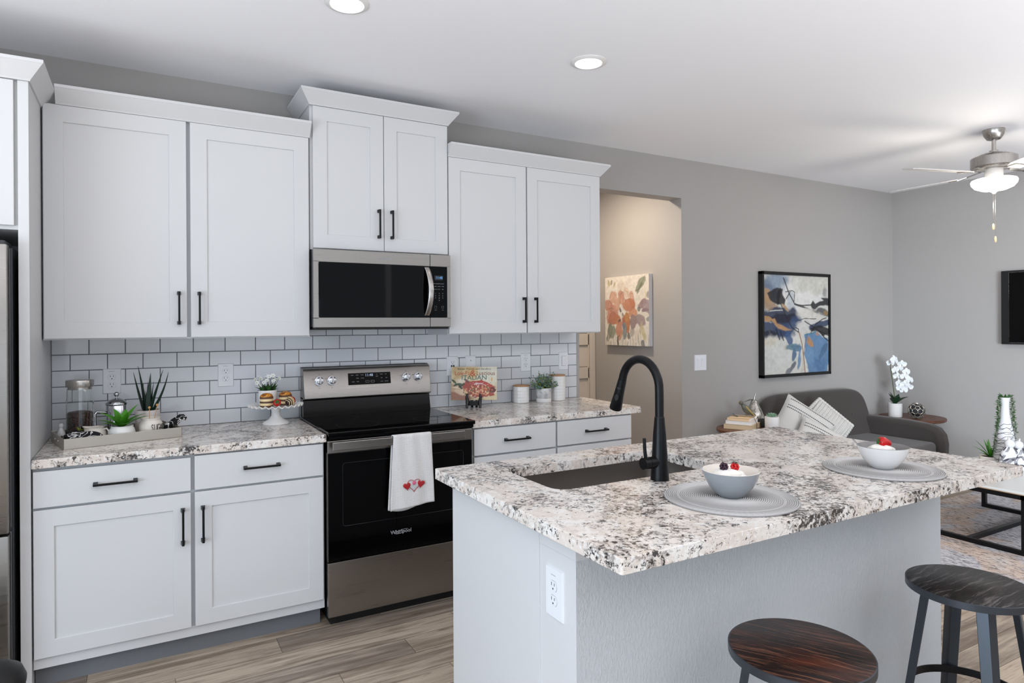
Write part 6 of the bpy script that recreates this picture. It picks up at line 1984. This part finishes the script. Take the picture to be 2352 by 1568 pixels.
def right_table_things():
    zt = 0.5505
    x, y = 6.490, -0.262
    t = thing('potted_orchid', 'white orchid in a white pot on the corner side table', 'potted plant', (x, y, zt))
    R = 0.060
    MB().lathe(x, y, zt, [(0, 0), (R-0.004, 0), (R-0.002, 0.003), (R, 0.122), (R+0.001, 0.126), (R-0.003, 0.127), (R-0.006, 0.122), (R-0.007, 0.112), (0, 0.112)], 40).build('pot', M['ceramic'], t, smooth=40)
    MB().lathe(x, y, zt, [(R-0.0075, 0.1125), (0, 0.116)], 24).build('soil', M['soil'], t)
    lv = MB()
    azr = math.atan2(-0.493, 0.870)
    for az, L, wd, le, cu in ((azr, 0.150, 0.060, 0.75, 0.55), (azr+PI, 0.125, 0.062, 0.35, 0.35), (azr-PI/2, 0.11, 0.062, 0.45, 0.5), (azr+PI-0.6, 0.13, 0.058, 0.15, 0.4), (azr+0.5, 0.115, 0.055, 0.35, 0.4), (azr+PI/2, 0.10, 0.05, 0.7, 0.5)):
        blade_leaf(lv, (x, y, zt+0.112), az, L, wd, le, cu, thick=0.002, fold=0.3, n=9, wpos=0.5)
    lv.build('leaves', M['leaf_orchid'], t, smooth=60)
    B = Vector((x, y, zt+0.115)); toward = Vector((-0.493, -0.870, 0))
    def at(du, dv, d=0.0): return B+cr*(du*0.0040)+Z*(dv*0.0040)+toward*d
    MB().tube([tuple(at(1, 0)), tuple(at(-3, 30)), tuple(at(-7, 62)), tuple(at(-11, 88)), tuple(at(-8, 101)), tuple(at(0, 100)), tuple(at(10, 97))], [0.0038, 0.0036, 0.0034, 0.003, 0.0024, 0.002, 0.0018], 10).build('stem', M['stem_green'], t, smooth=60)
    pt = MB(); ce = MB(); st = MB()
    spots = [(-7, 103, 0.04), (12, 94, 0.03), (-5, 80, 0.035), (8, 84, 0.02), (22, 76, 0.03), (2, 66, 0.02), (16, 66, 0.04), (30, 57, 0.03), (4, 50, 0.03), (18, 48, 0.03), (27, 41, 0.03), (8, 39, 0.03), (17, 34, 0.02), (-10, 97, 0.0)]
    rs = random.Random(2)
    for k, (a, b, d) in enumerate(spots):
        c = at(a, b, d)
        nrm = (toward+cr*rs.uniform(-0.5, 0.5)+Z*rs.uniform(-0.35, 0.2)).normalized()
        b1 = (Z-nrm*nrm.z).normalized(); b2 = nrm.cross(b1)
        S = 0.040 if k else 0.052
        for g, L, wd in ((PI/2, 1.0, 0.75), (PI/2+2.09, 1.0, 0.7), (PI/2-2.09, 1.0, 0.7), (0.15, 1.05, 1.15), (PI-0.15, 1.05, 1.15)):
            dirv = b2*math.cos(g)+b1*math.sin(g)-nrm*0.12
            oval_leaf(pt, c, dirv, nrm, S*L, S*wd)
        ce.sphere(tuple(c+nrm*0.006), 0.006, nu=8, nv=6)
        if k not in (0, 13):
            st.tube([tuple(c), tuple(at(max(-6, a*0.3), min(99, b+12), 0.0))], 0.0014, 5)
    pt.build('petals', M['petal'], t, smooth=None, solid=0.0012); ce.build('flower_centres', M['petal'], t); st.build('flower_stalks', M['stem_green'], t)
    # woven wire orb
    c = Vector((6.545, -0.425, zt+0.0705)); R = 0.070
    t = thing('decorative_orb', 'openwork silver metal orb beside the orchid', 'ornament', (c.x, c.y, zt))
    bm = bmesh.new(); bmesh.ops.create_icosphere(bm, subdivisions=2, radius=R)
    # dual net of rounded cells
    mb = MB()
    cen = {}
    for f in bm.faces:
        cen[f.index] = f.calc_center_median().normalized()*R
    bm.edges.ensure_lookup_table()
    for e in bm.edges:
        if len(e.link_faces) == 2:
            a, b = cen[e.link_faces[0].index], cen[e.link_faces[1].index]
            m_ = ((a+b)/2).normalized()*R
            mb.tube([tuple(c+a), tuple(c+m_), tuple(c+b)], 0.0042, 7)
    bm.free()
    mb.build('wire_net', M['mercury'], t, smooth=60)
    MB().sphere(tuple(c), R*0.80).build('core', M['dark_steel'], t, smooth=180)
right_table_things()

def television():
    t = thing('television', 'black wall-mounted television cut off by the right edge of the picture', 'television', (6.88, -1.6, 1.235))
    MB().box(6.855, XR-0.002, -2.25, -0.970, 1.236, 1.868, 0.004).build('housing', M['black_plastic'], t, smooth=None)
    MB().box(6.853, 6.856, -2.22, -1.030, 1.252, 1.850).build('screen', M['black_glass'], t, smooth=None)
    MB().tube([(6.8535, -1.029, 1.251), (6.8535, -1.029, 1.851), (6.8535, -2.221, 1.851), (6.8535, -2.221, 1.251)], 0.0012, 6, closed=True).build('bezel_line', M['nickel'], t)
television()

def rug_and_table():
    solo(MB().box(4.36, 6.75, -3.30, -0.95, 0.0005, 0.011), 'area_rug', 'large faded grey and rust area rug in the living area', 'rug', M['rug'], smooth=None, bevel=(0.004, 2))
    x0, x1, y0, y1, zt = 4.985, 6.03, -1.905, -1.205, 0.400
    zr = 0.0115
    t = thing('coffee_table', 'white topped coffee table on a black metal frame', 'coffee table', (5.5, -1.55, zr))
    MB().box(x0, x1, y0, y1, zt-0.014, zt).build('table_top', M['table_white'], t, smooth=None, bevel=(0.002, 2))
    MB().box(x0+0.001, x1-0.001, y0+0.001, y1-0.001, zt-0.019, zt-0.014).build('edge_band', M['table_edge'], t, smooth=None)
    w = 0.028
    K = M['black_metal']
    mb = MB().box(x0, x1, y0, y0+w, zt-0.047, zt-0.019).box(x0, x1, y1-w, y1, zt-0.047, zt-0.019).box(x0, x0+w, y0, y1, zt-0.047, zt-0.019).box(x1-w, x1, y0, y1, zt-0.047, zt-0.019)
    mb.build('top_frame', K, t, smooth=None)
    for lx in (x0+0.02, x1-0.02-w):
        for ly in (y0+0.005, y1-0.005-w):
            MB().box(lx, lx+w, ly, ly+w, zr, zt-0.047).build('leg', K, t, smooth=None)
        MB().box(lx, lx+w, y0+0.005+w, y1-0.005-w, zr, zr+w).build('runner', K, t, smooth=None)
    MB().box(x0+0.02+w, x1-0.02-w, -1.585, -1.557, zr, zr+w).build('stretcher', K, t, smooth=None)
    # tall vase
    x, y = 5.755, -1.466
    z = zt+0.0005
    t = thing('vase', 'tall white carved vase with trailing greenery on the coffee table', 'vase', (x, y, z))
    prof = [(0, 0), (0.055, 0), (0.062, 0.006), (0.068, 0.06), (0.067, 0.12), (0.060, 0.19), (0.048, 0.26), (0.036, 0.32), (0.029, 0.37), (0.0265, 0.42), (0.028, 0.46), (0.033, 0.487), (0.031, 0.488), (0.026, 0.46), (0.024, 0.42), (0, 0.41)]
    MB().lathe(x, y, z, prof, 48).build('body', M['vase_white'], t, smooth=180)
    def rad(h):
        for (r0, h0), (r1, h1) in zip(prof[1:11], prof[2:12]):
            if h0 <= h <= h1: return r0+(r1-r0)*(h-h0)/(h1-h0+1e-9)
        return 0.03
    mb = MB()
    rs = random.Random(6)
    for k in range(17):
        h0 = 0.02+0.275*k/16
        p1, p2 = rs.uniform(0, 6), rs.uniform(0, 6)
        pts = []
        for i in range(49):
            a = 2*PI*i/48
            h = h0+0.010*math.sin(2*a+p1)+0.006*math.sin(5*a+p2)
            h = min(max(h, 0.012), 0.30)
            r = rad(h)+0.0002
            pts.append((x+r*math.cos(a), y+r*math.sin(a), z+h))
        mb.tube(pts[:-1], 0.0015, 5, closed=True)
    mb.build('carved_lines', M['line_black'], t)
    lv = MB(); st = MB()
    for k in range(26):
        a = rs.uniform(0, 2*PI); r = rs.uniform(0, 0.026)
        blade_leaf(lv, (x+r*math.cos(a), y+r*math.sin(a), z+0.478), a, rs.uniform(0.03, 0.05), 0.014, rs.uniform(0.1, 0.9), 0.5, n=4)
    for sgn, drop in ((-1, 0.385), (1, 0.375), (-0.8, 0.22), (0.9, 0.25)):
        pts = []
        side = cr*(1 if sgn > 0 else -1)+Vector((-0.493, -0.87, 0))*(0.25 if abs(sgn) < 1 else 0.0)
        for i in range(40):
            u = i/39
            h = 0.488+0.014*math.sin(PI*min(1, u*6))-drop*max(0, u-0.08)/0.92
            r = 0.020+0.030*min(1, u*8)+0.026*max(0, u-0.3)+0.003*math.sin(i*0.9)
            r = max(r, rad(min(max(h, 0.0), 0.48))+0.013) if u > 0.1 else r
            pts.append(Vector((x, y, z+h))+side*r)
        st.tube([tuple(p) for p in pts], 0.0012, 5)
        for i in range(3, 40):
            for q in range(3):
                az = rs.uniform(0, 2*PI)
                blade_leaf(lv, tuple(pts[i]), az, rs.uniform(0.014, 0.022), 0.009, rs.uniform(0.9, 1.7), 0.2, thick=0.0015, n=3)
    lv.build('trailing_leaves', M['leaf_mid'], t, smooth=60); st.build('trailing_stems', M['stem_green'], t)
    # succulent in a handled cup
    x, y = 5.745, -1.375
    t = thing('potted_succulent', 'green spiky succulent in a white handled cup on the coffee table', 'potted plant', (x, y, z))
    MB().lathe(x, y, z, [(0, 0), (0.056, 0), (0.062, 0.006), (0.066, 0.050), (0.064, 0.053), (0.061, 0.050), (0.060, 0.042), (0, 0.042)], 40).build('pot', M['ceramic_cream'], t, smooth=50)
    MB().tube([tuple(Vector((x, y, z))+cr*r+Z*h) for r, h in ((0.060, 0.046), (0.080, 0.040), (0.084, 0.022), (0.074, 0.010), (0.060, 0.012))], 0.005, 10).build('handle', M['ceramic_cream'], t, smooth=60)
    MB().lathe(x, y, z, [(0.0595, 0.0425), (0, 0.046)], 24).build('soil', M['soil'], t)
    mb = MB()
    for k, (az, le, cu, L) in enumerate(((150, 0.7, 0.5, 0.155), (175, 0.95, 0.5, 0.14), (120, 0.4, 0.4, 0.15), (-30, 0.7, 0.5, 0.15), (0, 0.95, 0.4, 0.13), (30, 0.45, 0.3, 0.15), (75, 0.25, 0.2, 0.13), (-90, 0.7, 0.5, 0.12), (-60, 0.4, 0.3, 0.14), (210, 0.6, 0.5, 0.14), (100, 0.1, 0.1, 0.13), (-120, 0.45, 0.4, 0.13))):
        blade_leaf(mb, (x, y, z+0.042), math.radians(az), L, 0.024, le, cu, thick=0.0015, fold=0.3, n=7, wpos=0.4)
    mb.build('leaves', M['leaf'], t, smooth=60)
    # two bird-like white figurines
    def figurine(x, y, h, flip, label, seed):
        t = thing('bird_figurine', label, 'figurine', (x, y, z), 'white carved bird figurines')
        s = flip
        d = cr*s
        def f(u, v):
            hh = v*h
            r = 0.050*h/0.20*(0.80+0.35*math.sin(PI*min(1, v*1.2)))*(1 if v < 0.62 else max(0.12, 1-(v-0.62)*2.2))
            lean = d*(0.030*math.sin(v*2.6)-0.012)
            return tuple(Vector((x, y, z+hh))+lean+cr*(r*math.cos(2*PI*u))+Vector((0.493, 0.87, 0))*(0.72*r*math.sin(2*PI*u)))
        mb = MB().grid(f, 28, 24, True)
        mb.f.append(tuple(range(27, -1, -1))); mb.f.append(tuple(range(23*28, 24*28)))
        mb.build('body', M['vase_white'], t, smooth=180)
        hd = Vector((x, y, z+h*0.90))+d*0.020
        MB().sphere(tuple(hd), 0.034*h/0.2, 0.03*h/0.2, 0.031*h/0.2).build('head', M['vase_white'], t, smooth=180)
        MB().tube([tuple(hd-d*0.022*h/0.2*-1), tuple(hd+d*0.048*h/0.2-Z*0.006)], [0.012, 0.002], 10).build('beak', M['vase_white'], t, smooth=60)
        MB().tube([tuple(hd+Z*0.026*h/0.2-d*0.004), tuple(hd+Z*0.046*h/0.2-d*0.010)], [0.009, 0.003], 8).build('crest', M['vase_white'], t, smooth=60)
        ln = MB()
        rs = random.Random(seed)
        for k in range(54):
            u0 = rs.uniform(0.0, 1.0); v0 = rs.uniform(0.06, 0.72); dv_ = rs.uniform(0.08, 0.22)*rs.choice((-1, 1)); du_ = rs.uniform(0.04, 0.12)
            for j in range(3):
                o = j*0.022
                pts = [f(u0+du_*q/6+o, min(0.8, max(0.02, v0+dv_*q/6))) for q in range(7)]
                ln.tube(pts, 0.0016, 4)
        ln.build('carved_lines', M['line_black'], t)
    figurine(5.580, -1.553, 0.205, 1, 'white bird figurine with carved dark lines standing in front of the vase', 1)
    figurine(5.667, -1.603, 0.195, -1, 'white bird figurine with carved dark lines at the right edge of the picture', 2)
rug_and_table()

# ================================================================== CEILING FAN
def fan():
    x, y = 5.37, -1.577
    t = thing('ceiling_fan', 'brushed nickel ceiling fan with a lit glass bowl and pull chains', 'ceiling fan', (x, y, H))
    N = M['nickel']
    MB().lathe(x, y, H, [(0.064, 0.0), (0.064, -0.010), (0.059, -0.034), (0.045, -0.058), (0.038, -0.066), (0.026, -0.070), (0, -0.070)], 40).build('canopy', N, t, smooth=50)
    MB().cyl((x, y, H-0.068), (x, y, H-0.150), 0.0125, seg=16).build('downrod', N, t)
    MB().lathe(x, y, H, [(0.015, -0.136), (0.026, -0.140), (0.026, -0.152), (0.076, -0.162), (0.126, -0.184), (0.132, -0.190), (0.132, -0.250), (0.125, -0.258), (0.060, -0.262), (0, -0.262)], 56).build('motor_housing', N, t, smooth=40)
    MB().lathe(x, y, H, [(0.048, -0.262), (0.052, -0.268), (0.052, -0.324), (0.047, -0.330), (0, -0.330)], 40).build('switch_housing', M['blade'], t, smooth=40)
    MB().lathe(x, y, H, [(0.046, -0.326), (0.112, -0.330), (0.127, -0.336), (0.132, -0.347), (0.128, -0.366), (0.110, -0.388), (0.074, -0.404), (0.030, -0.411), (0, -0.411)], 56).build('glass_bowl', M['fan_glass'], t, smooth=60)
    MB().lathe(x, y, H, [(0.030, -0.409), (0.032, -0.414), (0.015, -0.421), (0.010, -0.430), (0, -0.432)], 24).build('finial', M['bird'], t, smooth=60)
    zb = H-0.296
    for k in range(5):
        a = math.radians(162.5+72*k)
        d = Vector((math.cos(a), math.sin(a), 0)); s = Vector((-math.sin(a), math.cos(a), 0))
        tl = math.radians(11)
        sv = s*math.cos(tl)+Z*math.sin(tl)*-1
        c = Vector((x, y, zb))
        o = []
        for r, w_ in ((0.205, 0.042), (0.26, 0.058), (0.61, 0.068), (0.66, 0.064), (0.685, 0.045)):
            o.append((r, w_))
        outline = [(r, w_) for r, w_ in o]+[(r, -w_) for r, w_ in reversed(o)]
        up = d.cross(sv)
        b = MB().prism(outline, lambda r, w_: tuple(c+d*r+sv*w_), lambda r, w_: tuple(c+d*r+sv*w_+up*0.006))
        bl = b.build('blade', M['blade'], t, smooth=None)
        io = [(0.085, 0.020), (0.16, 0.016), (0.21, 0.036), (0.27, 0.030), (0.275, 0.0), (0.27, -0.030), (0.21, -0.036), (0.16, -0.016), (0.085, -0.020)]
        def zz(r): return -0.028*max(0, 1-(r-0.085)/0.12) if r < 0.205 else 0
        q = MB().prism(io, lambda r, w_: tuple(c+d*r+sv*w_-up*0.0065+Z*(-zz(r))), lambda r, w_: tuple(c+d*r+sv*w_-up*0.0005+Z*(-zz(r))))
        q.build('blade_bracket', N, bl, smooth=None)
    for dx, L in ((-0.006, 0.235), (0.008, 0.320)):
        p0 = Vector((x, y, H-0.426))+cr*dx
        ch = MB().tube([tuple(p0), tuple(p0-Z*(L-0.03))], 0.0016, 6).build('pull_chain', N, t)
        MB().lathe(p0.x, p0.y, p0.z-L-0.012, [(0, 0), (0.005, 0.001), (0.0072, 0.014), (0.006, 0.034), (0.003, 0.042), (0, 0.042)], 16).build('pull_fob', M['pull_wood'], ch, smooth=60)
    ld = bpy.data.lights.new('fan_light', 'POINT'); ld.energy = 34; ld.color = (1.0, 0.93, 0.82); ld.shadow_soft_size = 0.16
    o = bpy.data.objects.new('fan_light', ld); COL.objects.link(o); o.location = (x, y, H-0.50)
fan()

# dark rounded lid at the lower left corner, in front of the refrigerator
def bin_():
    x, y = -0.035, -1.30
    t = thing('waste_bin', 'black rounded top of a small bin at the lower left corner', 'waste bin', (x, y, 0))
    MB().lathe(x, y, 0, [(0, 0), (0.085, 0), (0.092, 0.01), (0.098, 0.345), (0, 0.345)], 40).build('body', M['black_plastic'], t, smooth=40)
    MB().lathe(x, y, 0, [(0.100, 0.345), (0.101, 0.360), (0.090, 0.388), (0.055, 0.410), (0, 0.418)], 40).build('lid', M['black_plastic'], t, smooth=60)
bin_()
